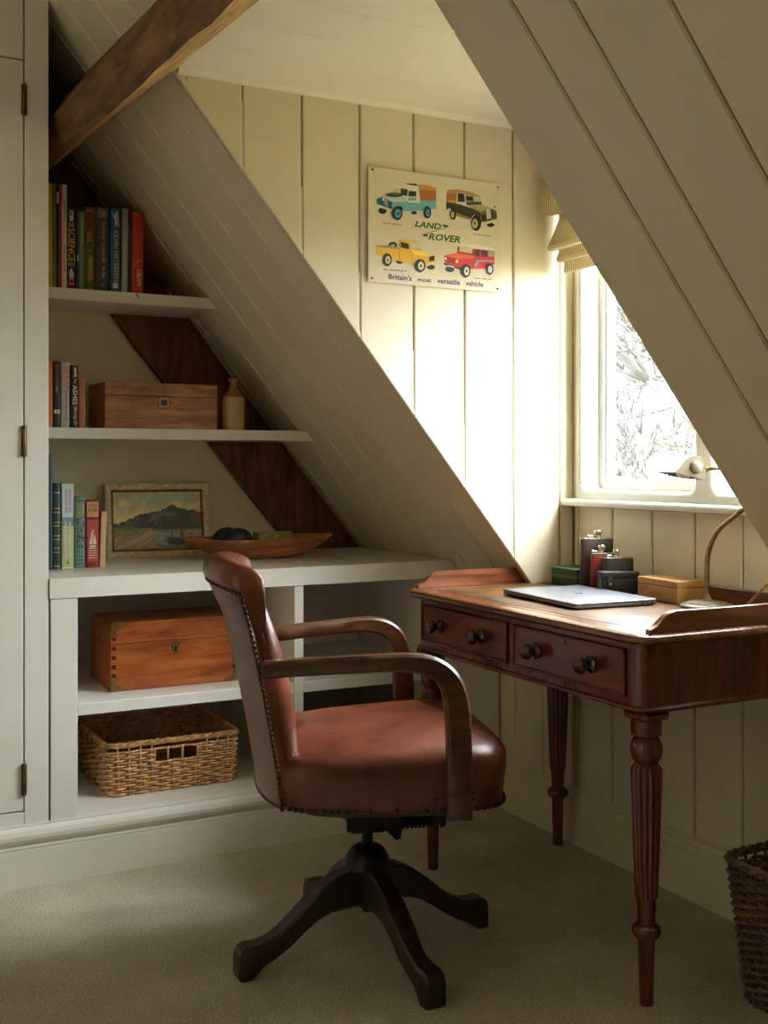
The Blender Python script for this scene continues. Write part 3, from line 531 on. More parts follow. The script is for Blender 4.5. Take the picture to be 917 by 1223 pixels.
# ---------------------------------------------------------------- outdoors
struct(MB().box(2.6, 60, -30, 40, -3.2, -3.0).build('ground', CLAY, ang=0))
def tree(loc, h, r, seed, label, leaf=False):
    rnd = random.Random(seed); t = thing('bare_tree', label, 'tree', loc, group=None); tr = MB(); br = MB(); lf = MB()
    pts = [Vector((0, 0, 0))]
    for i in range(7): pts.append(pts[-1]+Vector((rnd.uniform(-.12, .12), rnd.uniform(-.12, .12), h/7)))
    tr.tube(pts, r, 7, scale=[1-0.11*i for i in range(8)])
    def limb(p, d, L, rad, lev):
        q = [p]
        for i in range(4):
            d = (d+Vector((rnd.uniform(-.3, .3), rnd.uniform(-.3, .3), rnd.uniform(-.12, .3)))).normalized(); q.append(q[-1]+d*L/4)
        br.tube(q, rad, 4, scale=[1, .85, .7, .55, .4])
        if lev < 3:
            for k in range(5 if lev < 2 else 4):
                limb(q[rnd.choice((1, 2, 3, 4))], (d+Vector((rnd.uniform(-.9, .9), rnd.uniform(-.9, .9), rnd.uniform(-.5, .7)))).normalized(), L*0.62, rad*0.55, lev+1)
        elif leaf and rnd.random() < 0.5:
            for _ in range(3):
                c = q[-1]+Vector((rnd.uniform(-.2, .2), rnd.uniform(-.2, .2), rnd.uniform(-.2, .2)))
                n = Vector((rnd.uniform(-1, 1), rnd.uniform(-1, 1), rnd.uniform(-1, 1))).normalized(); a = n.orthogonal()*0.05; b = n.cross(a)
                lf.bm.faces.new([lf.bm.verts.new(c+e) for e in (a, b, -a, -b)])
    for i in range(2, 8):
        for k in range(3):
            a = rnd.uniform(0, 2*PI); limb(pts[i], Vector((math.cos(a), math.sin(a), rnd.uniform(.1, .8))).normalized(), h*0.3, r*0.42, 0)
    tr.build('trunk', BARK, t, True); stuff(br.build('branches', BARK, t, True, ang=180))
    if leaf: stuff(lf.build('leaves', LEAFM, t, True, ang=0))
tree((8.6, 8.8, -3), 6.2, 0.16, 3, 'bare pale tree outside, filling the left part of the window')
tree((14.0, 12.4, -3), 6.6, 0.15, 5, 'pale tree outside with ochre leaves, above the lamp shade', True)
tree((21, 25.0, -3), 9.5, 0.2, 9, 'farthest bare pale tree outside, behind the others')
# ---------------------------------------------------------------- timbers
pl = MB(); secs = []
NS = 26; rr = random.Random(4)
for i in range(NS+1):
    y = 0.9+(YB-0.9)*i/NS; j = lambda s: rr.uniform(-s, s)
    rx, rz = 0.841-0.0328*(y-2.15), 2.069+0.0404*(y-2.15)
    lx, lz = 0.672-0.0167*(y-1.863), 1.930+0.0375*(y-1.863)
    tx, tz = 0.638-0.0211*(y-2.202), 2.050+0.0253*(y-2.202)
    secs.append([(rx-0.002+j(.002), y, rz-0.004+j(.002)), (lx+0.012+j(.003), y, lz+0.002+j(.003)), (lx-0.004+j(.003), y, lz+0.012+j(.003)),
                 ((lx+tx)/2-0.004+j(.003), y, (lz+tz)/2+j(.003)), (tx+j(.003), y, tz-0.008+j(.004)), (tx+0.008, y, tz+0.004), (rx-0.08, y, rz+0.115), (rx+0.0, y, rz+0.012)])
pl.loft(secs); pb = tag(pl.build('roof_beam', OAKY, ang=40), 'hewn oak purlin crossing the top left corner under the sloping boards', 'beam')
pb.data.materials.append(wood('pale_lit_oak', (120, 82, 46), (222, 178, 118), 'y', 0.65, 7, bmp=0.4))
for f in pb.data.polygons:                # lower face in paler sawn oak, with window light partly put into its colour
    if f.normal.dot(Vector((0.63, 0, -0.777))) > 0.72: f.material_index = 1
rf = MB(); yy = (3.712, 3.739)
edge = []
rr = random.Random(8)
lo = [(0.457+1.12*k/14+rr.uniform(-.004, .004), 2.2-1.388*k/14) for k in range(15)]
hi = [(1.845-1.125*k/14+rr.uniform(-.003, .003), 0.8125+1.3875*k/14) for k in range(15)]
lo[-1] = (1.577, 0.8125)
rf.prism(lo+hi, *yy, 'y')
RAFM = wood('old_rafter_oak', (54, 31, 18), (134, 82, 46), 'z', 0.7, 7, bmp=0.5)
tag(rf.build('roof_beam', RAFM, ang=30), 'dark diagonal oak rafter running down the back wall behind the shelves', 'beam')
# ---------------------------------------------------------------- built-in cupboard
cw = thing('built_in_cupboard', 'tall painted built-in cupboard with brass butt hinges at the left edge', 'cupboard', (0.07, 3.08, 0))
MB().box(0.585, 0.60, 3.104, 3.735, 0.0, 2.5).build('side_panel', CPAINT, cw, ang=0)
MB().box(0.54, 0.602, 3.08, 3.105, 0.0, 2.5, 0.0015).build('stile', CPAINT, cw)
MB().box(-0.455, -0.395, 3.08, 3.105, 0.0, 2.5, 0.0015).build('stile', CPAINT, cw)
MB().box(-0.395, 0.5395, 3.081, 3.105, 0.0, 0.196, 0.0015).build('rail', CPAINT, cw)
for xa, xb in ((-0.392, 0.07), (0.074, 0.5365)):
    for za, zb, nm in ((0.2, 2.19, 'door'), (2.194, 2.49, 'door')):
        d = MB(); sw = 0.075
        d.box(xa, xa+sw, 3.0805, 3.102, za, zb, 0.0012).box(xb-sw, xb, 3.0805, 3.102, za, zb, 0.0012)
        d.box(xa+sw, xb-sw, 3.0805, 3.102, za, za+0.1, 0.0012).box(xa+sw, xb-sw, 3.0805, 3.102, zb-0.1, zb, 0.0012)
        d.box(xa+sw-0.01, xb-sw+0.01, 3.092, 3.1, za+0.09, zb-0.09)
        d = d.build(nm, CPAINT, cw)
        if za < 1 and xb > 0.5:
            for zh in (2.086, 1.180, 0.283):
                h = MB().lathe([(0.0045, -0.042), (0.0055, -0.04), (0.0055, 0.04), (0.0045, 0.042)], Matrix.Translation((0.5383, 3.076, zh)), 10)
                for q in (-0.014, 0.014): h.lathe([(0.0058, -0.001), (0.0058, 0.001)], Matrix.Translation((0.5383, 3.076, zh+q)), 10)
                h.box(0.531, 0.5455, 3.0785, 3.0815, zh-0.04, zh+0.04).build('hinge', DBRASS, d)
MB().box(-0.45, 0.585, 3.104, 3.112, 0.0, 2.5).build('back_panel', IRON, cw, ang=0)
# ---------------------------------------------------------------- base cabinet
bc = thing('base_cabinet', 'painted open base cabinet with two bays of shelves under the counter', 'cabinet', (1.3, 3.08, 0))
MB().box(0.608, 0.679, 3.08, 3.108, 0.10, 0.757, 0.0015).build('stile', CPAINT, bc)
MB().box(1.316, 1.346, 3.08, 3.72, 0.166, 0.757, 0.0015).build('divider', CPAINT, bc)
MB().prism([(1.836, 0.1), (2.0435, 0.1), (2.0435, sz(2.0435)-0.003), (1.903, 0.757), (1.836, 0.757)], 3.08, 3.108, 'y').build('stile', CPAINT, bc)
MB().box(0.662, 1.85, 3.0815, 3.72, 0.10, 0.168, 0.0015).build('bottom_board', CPAINT, bc)
MB().box(0.6795, 1.3155, 3.083, 3.72, 0.435, 0.468, 0.002).build('shelf', CPAINT, bc)
MB().box(1.3465, 1.8355, 3.083, 3.72, 0.435, 0.468, 0.002).build('shelf', CPAINT, bc)
MB().box(0.64, 0.662, 3.108, 3.72, 0.168, 0.757).build('side_panel', CPAINT, bc, ang=0)
MB().box(1.84, 1.855, 3.108, 3.72, 0.168, 0.757).build('side_panel', CPAINT, bc, ang=0)
MB().box(0.64, 1.855, 3.72, 3.735, 0.168, 0.757).build('back_panel', CPAINT, bc, ang=0)
ct = MB().prism([(0.6045, 0.758), (sx(0.758)-0.003, 0.758), (sx(0.812)-0.003, 0.812), (0.6045, 0.812)], 3.076, 3.735, 'y').build('countertop', CPAINT)
tag(ct, 'painted counter along the base cabinet, its right end cut to the slope', 'countertop')
s = MB().prism([(0.6025, 1.618), (sx(1.618)-0.003, 1.618), (sx(1.652)-0.003, 1.652), (0.6025, 1.652)], 3.45, 3.739, 'y').build('wall_shelf', CPAINT)
tag(s, 'upper painted alcove shelf carrying the tall row of books', 'shelf', 'alcove shelves')
s = MB().prism([(0.6025, 1.197), (sx(1.197)-0.003, 1.197), (sx(1.230)-0.003, 1.230), (0.6025, 1.230)], 3.45, 3.739, 'y').build('wall_shelf', CPAINT)
tag(s, 'lower, longer alcove shelf carrying the walnut box and stoneware bottle', 'shelf', 'alcove shelves')
# ---------------------------------------------------------------- roman blind
rb = thing('roman_blind', 'ticking-stripe roman blind drawn up in folds at the window top', 'blind', (1.97, 2.17, 2.08))
bl = MB().prism([(1.99, 2.085), (1.945, 2.0), (1.912, 1.925), (1.904, 1.88), (1.906, 1.85), (1.916, 1.838), (1.935, 1.838), (1.968, 1.846), (1.972, 1.838), (1.95, 1.79), (1.927, 1.748), (1.929, 1.738), (1.94, 1.735), (1.966, 1.742),
                 (1.968, 1.736), (1.959, 1.716), (1.962, 1.707), (1.972, 1.705), (1.986, 1.710), (1.988, 1.702), (1.985, 1.682), (1.988, 1.677), (1.997, 1.677), (2.0, 1.70), (2.003, 2.085)], 1.675, 2.655, 'y')
bl.build('folded_fabric', BLINDM, rb, ang=40)
MB().box(1.985, 2.03, 1.68, 2.65, 2.05, 2.09).build('headrail', WPAINT, rb)
ch = MB()
for yk, zt, zb in ((2.588, 2.05, 1.078), (2.568, 2.05, 1.078)):
    z = zt
    while z > zb: ch.ball((1.995, yk, z), 0.0023, u=5, v=4); z -= 0.0062
for i in range(6): a = PI*i/5; ch.ball((1.995, 2.578+0.01*math.cos(a), 1.076-0.012*math.sin(a)), 0.0023, u=5, v=4)
stuff(ch.build('bead_chain', DBRASS, rb, ang=180))
# ================================================================ DESK CHAIR
chair = thing('desk_chair', 'oxblood leather swivel armchair with brass nails and a dark four-legged base', 'chair', (1.168, 2.308, 0), math.radians(-17.5))
def sgn(v): return -1 if v < 0 else 1
def dshape(k, off=0.0, n=64):
    """plan of the seat: broad front, narrower rounded back"""
    out = []
    for i in range(n):
        a = 2*PI*i/n; c, s = math.cos(a), math.sin(a); e = 0.36
        x = sgn(c)*abs(c)**e; y = sgn(s)*abs(s)**(0.42)
        px = 0.021+0.256*x; t = (px+0.235)/0.51
        hw = 0.216+0.064*min(1, max(0, t))**0.7
        out.append(((px+ -off*x)*1.0, y*(hw-off)))
    return [(x*k+0.026*(1-k), y*k) for x, y in out]
lay = [(1, .012, .384), (1, .003, .387), (1, .001, .41), (1, -.004, .445), (1, -.0065, .470), (1, -.005, .490), (1, .006, .505), (1, .022, .514), (.84, .022, .5235), (.66, .02, .530), (.45, .02, .534), (.2, .02, .5355)]
rings = []
for k, off, z in lay:
    rings.append([(x, y, z+(0.010*(x/0.23)-(.0045*math.exp(-((x-.02)/.05)**2-((y-.02)/.16)**2)+.003*math.sin(9*x+21*y)*math.exp(-((x+.08)/.12)**2) if z > .50 else 0) if z > .44 else 0)) for x, y in dshape(k, off)])
MB().loft(rings).build('seat', CHAIRL, chair, True, ang=70, sub=1)
MB().loft([[(x, y, z) for x, y in dshape(0.88, 0.03)] for z in (.366, .388)]).build('seat_frame', DARKW, chair, True)
# backrest: closed leather shell
def bx(u, v):   # outer (rear) surface x at width u (-1..1), height v (0..1)
    return -0.208-0.083*v**1.25-0.055*(1-abs(u)**2.2)*(0.8+0.2*v)-0.018*max(0, v-0.82)/0.18*(1-u*u)
def by(u, v): return u*(0.198+0.02*v-0.028*max(0, v-0.8)/0.2*abs(u)**4)
ZB = lambda u: 0.386
ZT = lambda u: 0.868-0.022*abs(u)**3
NU, NV = 22, 14
def shell_point(u, k):
    pass
cols = []
for i in range(NU+1):
    u = -1+2*i/NU; e = (1-abs(u)**10)**0.5 if abs(u) < 1 else 0.0
    e = max(e, 0.25); col = []
    th = 0.066*e
    for j in range(NV+1):
        v = j/NV; z = ZB(u)+(ZT(u)-ZB(u))*v; col.append((bx(u, v), by(u, v), z))
    xo, zt = bx(u, 1), ZT(u); r = 0.031*(0.75+0.25*e)
    # roll over the top
    for a in (205, 170, 135, 100, 70, 40, 10):
        a = math.radians(a); col.append((xo+0.022+1.12*r*math.cos(a), by(u, 1)*(1-0.0*e), zt+0.010+r*1.15*math.sin(a)+0.006))
    for j in range(NV, -1, -1):
        v = j/NV; z = ZB(u)+(ZT(u)-ZB(u))*v*0.985
        puff = th*(1.0+0.22*math.sin(PI*min(1, max(0, (v-0.2)/0.75))))
        col.append((bx(u, v)+puff, by(u, v)*(1-0.06*e), z))
    cols.append(col)
MB().loft(cols).build('backrest', CHAIRL, chair, True, ang=75, sub=1)
# grey-brown outer panel, just proud of the shell
pan = []
for i in range(NU+1):
    u = (-1+2*i/NU)*0.93
    pan.append([(bx(u, j/NV)-0.0022, by(u, j/NV), ZB(u)+0.004+(ZT(u)-ZB(u)-0.006)*j/NV) for j in range(NV+1)])
b = MB(); b.loft(pan, cap=False, closed=False)
b.build('back_panel', BACKL, chair, True, ang=180)
# nails
nl = MB()
def nail(p): nl.ball(p, 0.0052, (1, 1, 1), 6, 4)
for s in (-1, 1):
    for j in range(40):
        v = j/39; u = 0.955*s; nail((bx(u, v)-0.0005, by(u, v)+0.001*s, ZB(u)+0.006+(ZT(u)-ZB(u)-0.01)*v))
for j in range(34):
    u = -0.94+1.88*j/33; nail((bx(u, 1)-0.001, by(u, 1), ZT(u)-0.004)); nail((bx(u, 0)-0.001, by(u, 0), ZB(u)+0.010))
D = dshape(1, -0.001, 400); acc = 0; last = None
for p in D+D[:1]:
    if last is not None:
        acc += math.dist(p, last)
        if acc > 0.0135 and p[0] > -0.2: nail((p[0], p[1], 0.3955)); acc = 0
    last = p
for s in (-1, 1):
    for xx in (0.100, 0.180):
        for k in range(3): nail((xx, s*(0.281 if xx > .15 else .273), 0.409+0.0135*k))
stuff(nl.build('nail_heads', NAILM, chair, True, ang=180))
# arms: a rail that bends down into the front post
def rrect(a, b, r=0.007):
    return [(a-r, -b), (a, -b+r), (a, b-r), (a-r, b), (-a+r, b), (-a, b-r), (-a, -b+r), (-a+r, -b)]
for s in (-1, 1):
    P = []
    ctrl = [(-0.252, .222, .694), (-0.17, .238, .700), (-0.07, .258, .706), (0.01, .276, .710), (0.06, .286, .708), (0.098, .292, .696), (0.124, .296, .670), (0.137, .297, .63), (0.142, .297, .57), (0.144, .295, .50), (0.145, .293, .43), (0.145, .291, .385)]
    q_ = [Vector((x, s*y, z)) for x, y, z in ctrl]; q_ = [2*q_[0]-q_[1]]+q_+[2*q_[-1]-q_[-2]]
    for i in range(1, len(q_)-2):
        for j in range(4):
            t = j/4; a, b2, c, d = q_[i-1:i+3]
            P.append(0.5*((2*b2)+(c-a)*t+(2*a-5*b2+4*c-d)*t*t+(3*b2-a-3*c+d)*t**3))
    P.append(q_[-2]); n = len(P); rings = []
    for i, p in enumerate(P):
        a = P[max(i-1, 0)]; c = P[min(i+1, n-1)]; t = (c-a).normalized()
        side = Vector((0, 1, 0)); side = (side-t*side.dot(t)).normalized(); upv = side.cross(t).normalized()
        f = i/(n-1); wd = 0.0175+0.0085*min(1, max(0, (f-.25)/.4)); sd = 0.0185-0.003*f
        rings.append([p+side*q[0]+upv*q[1] for q in rrect(sd, wd, .006)])
    MB().loft(rings).build('armrest', ARMW, chair, True, ang=45)
# tilting mechanism
mc = MB(); mc.box(-0.055, 0.05, -0.055, -0.045, .290, .376, .003).box(-0.055, 0.05, .045, .055, .290, .376, .003).box(-0.045, 0.035, -0.05, 0.05, .284, .318, .004)
mc.box(-0.10, 0.17, -0.07, -0.04, .352, .366).box(-0.10, 0.17, .04, .07, .352, .366)
mc.prism([(0.03, .33), (0.075, .318), (0.066, .272), (0.056, .270), (0.03, .295)], -0.062, -0.052, 'y').prism([(0.150, .36), (0.172, .36), (0.172, .296), (0.160, .292), (0.150, .32)], -0.062, -0.042, 'y')
mc.build('tilt_bracket', IRON, chair, True)
sp = MB(); sp.tube([(0.06+0.085*i/120, -0.04+0.022*math.cos(2*PI*9*i/120), .312+0.022*math.sin(2*PI*9*i/120)) for i in range(121)], 0.0032, 5)
sp.tube([(0.03, -0.04, .312), (0.16, -0.04, .312)], 0.007, 8); sp.build('spring', IRON, chair, True, ang=60)
# swivel column, dome and legs
hub = MB(); hub.lathe([(0, .243), (.02, .245), (.036, .238), (.048, .222), (.054, .203), (.055, .196), (.05, .192), (.05, .186), (.0, .186)], n=24)
hub.build('hub_cap', IRON, chair, True)
sc_ = MB(); sc_.lathe([(0.0, .19), (.0115, .19), (.0115, .24)]+[(0.0135 if i % 2 else 0.0115, .24+0.0035*i) for i in range(15)]+[(0, .295)], n=12)
sc_.build('screw_column', IRON, chair, True)
MB().lathe([(0, .088), (.011, .09), (.011, .106), (0, .106)], n=10).build('pivot_bolt', IRON, chair, True)
cb = MB(); cb.lathe([(0, .105), (.03, .107), (.034, .115), (.034, .19), (0, .192)], n=8); cb.build('hub_block', DARKW, chair, True)
prof_t = [(.02, .196), (.05, .196), (.08, .190), (.115, .173), (.15, .147), (.185, .117), (.22, .091), (.25, .076), (.275, .071), (.298, .072), (.312, .066), (.319, .052)]
prof_b = [(.320, .01), (.317, .0008), (.290, .0008), (.28, .006), (.262, .019), (.235, .031), (.20, .052), (.165, .078), (.13, .100), (.10, .110), (.06, .112), (.02, .112)]
for q in range(4):
    M = Matrix.Rotation(PI/2*q+math.radians(17.5), 4, 'Z'); pts = prof_t+prof_b; rings = []
    for yy, ins in ((-.0245, .006), (-.019, 0.0), (.019, 0.0), (.0245, .006)):
        cx = sum(p[0] for p in pts)/len(pts)
        R_ = []
        for k, (x, z) in enumerate(pts):
            up = k < len(prof_t); R_.append(M @ Vector((x-(ins if x > .3 else 0), yy*(0.86 if x > .2 and x < .27 else 1.0), (z-ins if up else z+(ins if z > .002 else 0)))))
        rings.append(R_)
    lg = MB(); lg.loft(rings); lg.build('leg', DARKW, chair, True, ang=40)
# ================================================================ WRITING DESK
desk = thing('writing_desk', 'mahogany writing desk with two drawers, gallery and leather top', 'desk', (1.77, 2.24, 0))
DX0, DX1, DY0, DY1, DZ = 1.497, 2.026, 1.740, 2.742, .775
def rr_plan(x0, x1, y0, y1, r, rb=0.004, k=6):
    out = []
    for cx, cy, a0, q in ((x1, y1, 0, rb), (x0, y1, PI/2, r), (x0, y0, PI, r), (x1, y0, 3*PI/2, rb)):
        sx_, sy_ = (1 if cx == x1 else -1), (1 if cy == y1 else -1)
        for i in range(k+1):
            a = a0+PI/2*i/k; out.append((cx-sx_*q+q*math.cos(a), cy-sy_*q+q*math.sin(a)))
    return out
rings = [[(x, y, z) for x, y in rr_plan(DX0+i, DX1, DY0+i, DY1-i, 0.045)] for i, z in ((.012, .752), (.006, .754), (.0, .760), (.0, .765), (.003, .771), (.008, .774), (.012, DZ))]
MB().loft(rings).build('desk_top', TOPW, desk, ang=30)
ins = MB(); ins.box(DX0+0.062, DX1-0.05, DY0+0.085, DY1-0.085, DZ-0.003, DZ+0.0008); ins.build('leather_inset', DESKL, desk, ang=0)
tl = MB(); lx0, lx1, ly0, ly1 = DX0+0.07, DX1-0.058, DY0+0.093, DY1-0.093
for q, wd in ((0.0, .0022), (.010, .007), (.022, .0022)):
    tl.box(lx0+q, lx0+q+wd, ly0+q, ly1-q, DZ, DZ+.0011).box(lx1-q-wd, lx1-q, ly0+q, ly1-q, DZ, DZ+.0011).box(lx0+q, lx1-q, ly0+q, ly0+q+wd, DZ, DZ+.0011).box(lx0+q, lx1-q, ly1-q-wd, ly1-q, DZ, DZ+.0011)
tl.build('tooled_border', STITCH, desk, ang=0)
ds = MB()      # dotted stringing near the front edge
y = DY0+0.05
while y < DY1-0.05: ds.box(DX0+0.034, DX0+0.0365, y, y+0.006, DZ-0.001, DZ+0.0005); y += 0.011
stuff(ds.build('dotted_inlay', STITCH, desk, ang=0))
def gallery(y0, y1):
    pts = [(1.528, DZ-.001), (2.014, DZ-.001), (2.014, .8185), (1.60, .8185), (1.585, .817), (1.572, .811), (1.563, .803), (1.557, .795), (1.548, .790), (1.540, .787), (1.530, .784)]
    m = MB(); m.prism(pts[::-1], y0, y1, 'y'); bmesh.ops.bevel(m.bm, geom=[e for e in m.bm.edges if abs(e.verts[0].co.y-e.verts[1].co.y) < 1e-5], offset=.002, segments=1, affect='EDGES')
    return m.build('gallery_side', MAH_X, desk)
gallery(2.709, 2.725); gallery(1.757, 1.773)
MB().box(2.006, 2.022, 1.757, 2.725, DZ-.001, .8185, .002).build('gallery_back', MAH_Y, desk)
# carcass
FX, FY0, FY1, FZ0, FZ1 = 1.520, 1.768, 2.714, .622, .753
rings = [[(x, y, z) for x, y in rr_plan(FX, 2.015, FY0, FY1, 0.048)] for z in (FZ0, FZ1)]
MB().loft(rings).build('frieze', MAH_Z, desk, ang=30)
rings = [[(x, y, z) for x, y in rr_plan(FX-i, 2.015, FY0-i, FY1+i, 0.048)] for i, z in ((0.0, .612), (.005, .613), (.007, .617), (.005, .621), (.0, .624))]
MB().loft(rings).build('bottom_bead', MAH_Y, desk, ang=60)
MB().box(FX-.0022, FX+.004, FY0+.05, FY1-.05, .748, .753).build('cover_strip', MAH_Y, desk)
for ya, yb in ((1.818, 2.226), (2.252, 2.664)):
    d = MB(); za, zb = .640, .738
    d.box(FX-.004, FX+.01, ya+.004, yb-.004, za+.004, zb-.004, .001)
    d = d.build('drawer', MAH_Y, desk)
    cbd = MB(); k = .006
    cbd.box(FX-.0085, FX+.004, ya, yb, za, za+k, .002).box(FX-.0085, FX+.004, ya, yb, zb-k, zb, .002).box(FX-.0085, FX+.004, ya, ya+k, za, zb, .002).box(FX-.0085, FX+.004, yb-k, yb, za, zb, .002)
    cbd.build('cock_bead', MAH_Y, d)
    sh = MB(); sh.box(FX-.0008, FX+.004, ya-.002, yb+.002, za-.002, zb+.002).build('drawer_gap', IRON, d, ang=0)
    for f in (0.27, 0.76):
        yk = ya+(yb-ya)*f
        M = Matrix.Translation((FX-.003, yk, .689)) @ Matrix.Rotation(-PI/2, 4, 'Y')
        MB().lathe([(0, 0), (.0165, 0), (.0185, .003), (.0185, .006), (.014, .009), (.0095, .012), (.0085, .017), (.010, .020), (.0155, .024), (.0185, .029), (.0185, .034), (.0155, .039), (.009, .042), (0, .043)], M, 20).build('knob', KNOBW, d, ang=50)
    MB().box(FX-.0062, FX-.003, (ya+yb)/2-.004, (ya+yb)/2+.004, .716, .728, .001).build('keyhole', KNOBW, d)
def leg(x, y):
    n = 40; m = MB()
    m.box(x-.036, x+.036, y-.036, y+.036, .592, .613, .007)
    m.lathe([(0, .56), (.0315, .56), (.0325, .575), (.0325, .5945), (0, .595)], Matrix.Translation((x, y, 0)), 28)
    m.lathe([(.022, .50), (.028, .507), (.0325, .518), (.034, .53), (.0325, .542), (.028, .551), (.0225, .556), (.024, .558), (.0305, .561), (.0325, .565), (.0305, .570), (.026, .572), (0, .573)], Matrix.Translation((x, y, 0)), 28, cap=False)
    m.lathe([(0, .0008), (.0135, .0008), (.0145, .004), (.0175, .13), (.019, .139), (.0255, .142), (.030, .150), (.0305, .156), (.028, .164), (.022, .168), (.0185, .172), (.0195, .205), (.021, .238), (0, .24)], Matrix.Translation((x, y, 0)), 24)
    rings = []
    for z, r in ((.218, .019), (.222, .0225), (.228, .0237), (.30, .0265), (.40, .030), (.478, .0325), (.488, .0325), (.495, .030), (.503, .023)):
        rings.append([(x+(r*(1-.13*(1-abs(math.sin(6*a)))**1.0) if .22 < z < .49 else r*.96)*math.cos(a), y+(r*(1-.13*(1-abs(math.sin(6*a)))) if .22 < z < .49 else r*.96)*math.sin(a), z) for a in [2*PI*i/72 for i in range(72)]])
    m.loft(rings)
    return m.build('leg', MAH_Z, desk, ang=35)
for x, y in ((1.562, 1.806), (1.562, 2.684), (1.986, 1.806), (1.986, 2.684)): leg(x, y)
# ================================================================ BOOKS
def book(label, x0, x1, yf, zb, h, d, col, group, round_=0.25, lean=0.0, rz=0.0, rough=0.45, page=True):
    w_ = x1-x0
    t = thing('book', label, 'book', ((x0+x1)/2, yf, zb+0.0004), rz, group, ry=lean)
    cm = flat(col, rough); m = MB(); a = w_/2; k = 6; bt = min(0.0025, w_*0.15); bul = w_*round_*0.5
    outer = [(a, d)]+[(a, bul)]+[(a*math.cos(PI*i/k), bul-bul*math.sin(PI*i/k)) for i in range(1, k)]+[(-a, bul), (-a, d)]
    inner = [(-a+bt, d), (-a+bt, bul+bt), (a-bt, bul+bt), (a-bt, d)]
    m.prism(outer+inner, 0, h, 'z'); m.build('cover', cm, t, True, ang=40)
    if page: MB().box(-a+bt, a-bt, bul+bt, d-.003, .003, h-.004).build('page_block', PAPER, t, True, ang=0)
    return t
def band(t, w_, z0, z1, m, name='gilt_band', y=-0.0006):
    a = w_/2
    MB().prism([(-a*0.86, 0.0045), (-a*0.7, y+0.0012), (-a*0.3, y), (a*0.3, y), (a*0.7, y+0.0012), (a*0.86, 0.0045)], z0, z1, 'z').build(name, m, t, True, ang=0)
def patch(t, x0, x1, z0, z1, c, name='spine_panel', y=-0.0003):
    print_mesh(name, [(c, [(x0, z0), (x1, z0), (x1, z1), (x0, z1)])], y, t)
GOLD = mat('gold_foil', (196, 158, 88), 0.35, 0.15, 90, metal=0.6)
WHI = flat((228, 224, 212)); BLKI = flat((24, 24, 24)); REDI = flat((200, 44, 40)); YEL = flat((226, 184, 52)); CRM = flat((212, 196, 160)); NAVY = flat((40, 40, 84)); GRNI = flat((52, 92, 40))
g1 = 'books on the upper shelf'; z1 = 1.652; y1 = 3.463
b = book('thin yellow book, leftmost on the upper shelf', .676, .688, y1, z1, .315, .22, (196, 160, 40), g1)
b = book('thin bright green book beside the yellow one on the upper shelf', .6885, .699, y1, z1, .313, .22, (70, 120, 40), g1)
b = book('thin black book with a white label near the left of the upper shelf', .6995, .708, y1, z1, .31, .22, (30, 24, 24), g1)
patch(b, -.003, .003, .255, .29, (214, 208, 196), 'spine_label')
b = book('tall thin crimson book left of the tall white one on the upper shelf', .7085, .716, y1, z1, .314, .22, (176, 42, 64), g1)
b = book('tall white book with small dark lettering on the upper shelf', .7165, .731, y1, z1, .314, .22, (220, 214, 200), g1)
lettering('spine_title', 'NEIGHBOURHOODS', -.002, .003, .20, .27, -.0004, BLKI, b, True); lettering('spine_author', 'LONDON HOUSES  MAKERS', -.002, .003, .05, .13, -.0004, BLKI, b, True)
b = book('black book with big yellow lettering and a small white figure', .7315, .758, y1, z1, .247, .19, (28, 28, 30), g1)
lettering('spine_title', 'THE', -.010, .008, .187, .2, -.0005, YEL, b); lettering('spine_title', 'SCIENCE', -.010, .011, .082, .184, -.0005, YEL, b, True); lettering('spine_title', 'BOOK', -.010, .011, .068, .079, -.0005, YEL, b)
print_mesh('spine_figure', [((214, 214, 210), [(-.002, .062), (.002, .062), (.0022, .058), (.008, .045), (.007, .041), (.003, .05), (.003, .042), (.006, .025), (.003, .024), (0, .038), (-.003, .024), (-.006, .025), (-.003, .042), (-.003, .05), (-.007, .041), (-.008, .045), (-.0022, .058)]),
 ((214, 214, 210), [(-.004, .205), (.004, .205), (.006, .215), (.005, .238), (-.005, .238), (-.006, .215)]), ((28, 28, 30), [(-.003, .222), (.001, .222), (.001, .234), (-.003, .234)]), ((210, 60, 70), [(-.009, .010), (.009, .010), (.009, .02), (-.009, .02)])], -.0004, b)
b = book('thin dark blue book right of the black and yellow one', .7605, .7685, y1, z1, .25, .19, (44, 62, 104), g1)
lettering('spine_title', 'IN CAMERA', -.002, .002, .17, .23, -.0004, REDI, b, True); patch(b, -.002, .002, .085, .105, (214, 214, 210))
b = book('slim pale green book with faint lettering on the upper shelf', .769, .783, y1, z1, .238, .19, (120, 140, 112), g1)
lettering('spine_title', "TRAPP'S NOTES", -.002, .003, .14, .225, -.0004, CRM, b, True)
b = book('olive book with gilt bands and a red panel on the upper shelf', .7845, .817, y1, z1, .256, .2, (92, 92, 34), g1)
patch(b, -.011, .011, .178, .24, (120, 40, 38))
for zz in (.004, .12, .15, .176, .242): band(b, .0325, zz, zz+.0022, GOLD)
lettering('spine_title', 'EAST', -.008, .008, .155, .172, -.0006, GOLD, b); print_mesh('spine_ornament', [((176, 146, 62), [(-.006, .03), (0, .025), (.006, .035), (.004, .07), (.008, .095), (0, .11), (-.005, .09), (-.002, .06)])], -.0005, b)
b = book('grey book with gold lettering and a small portrait at its top', .819, .860, y1, z1, .256, .2, (66, 66, 64), g1)
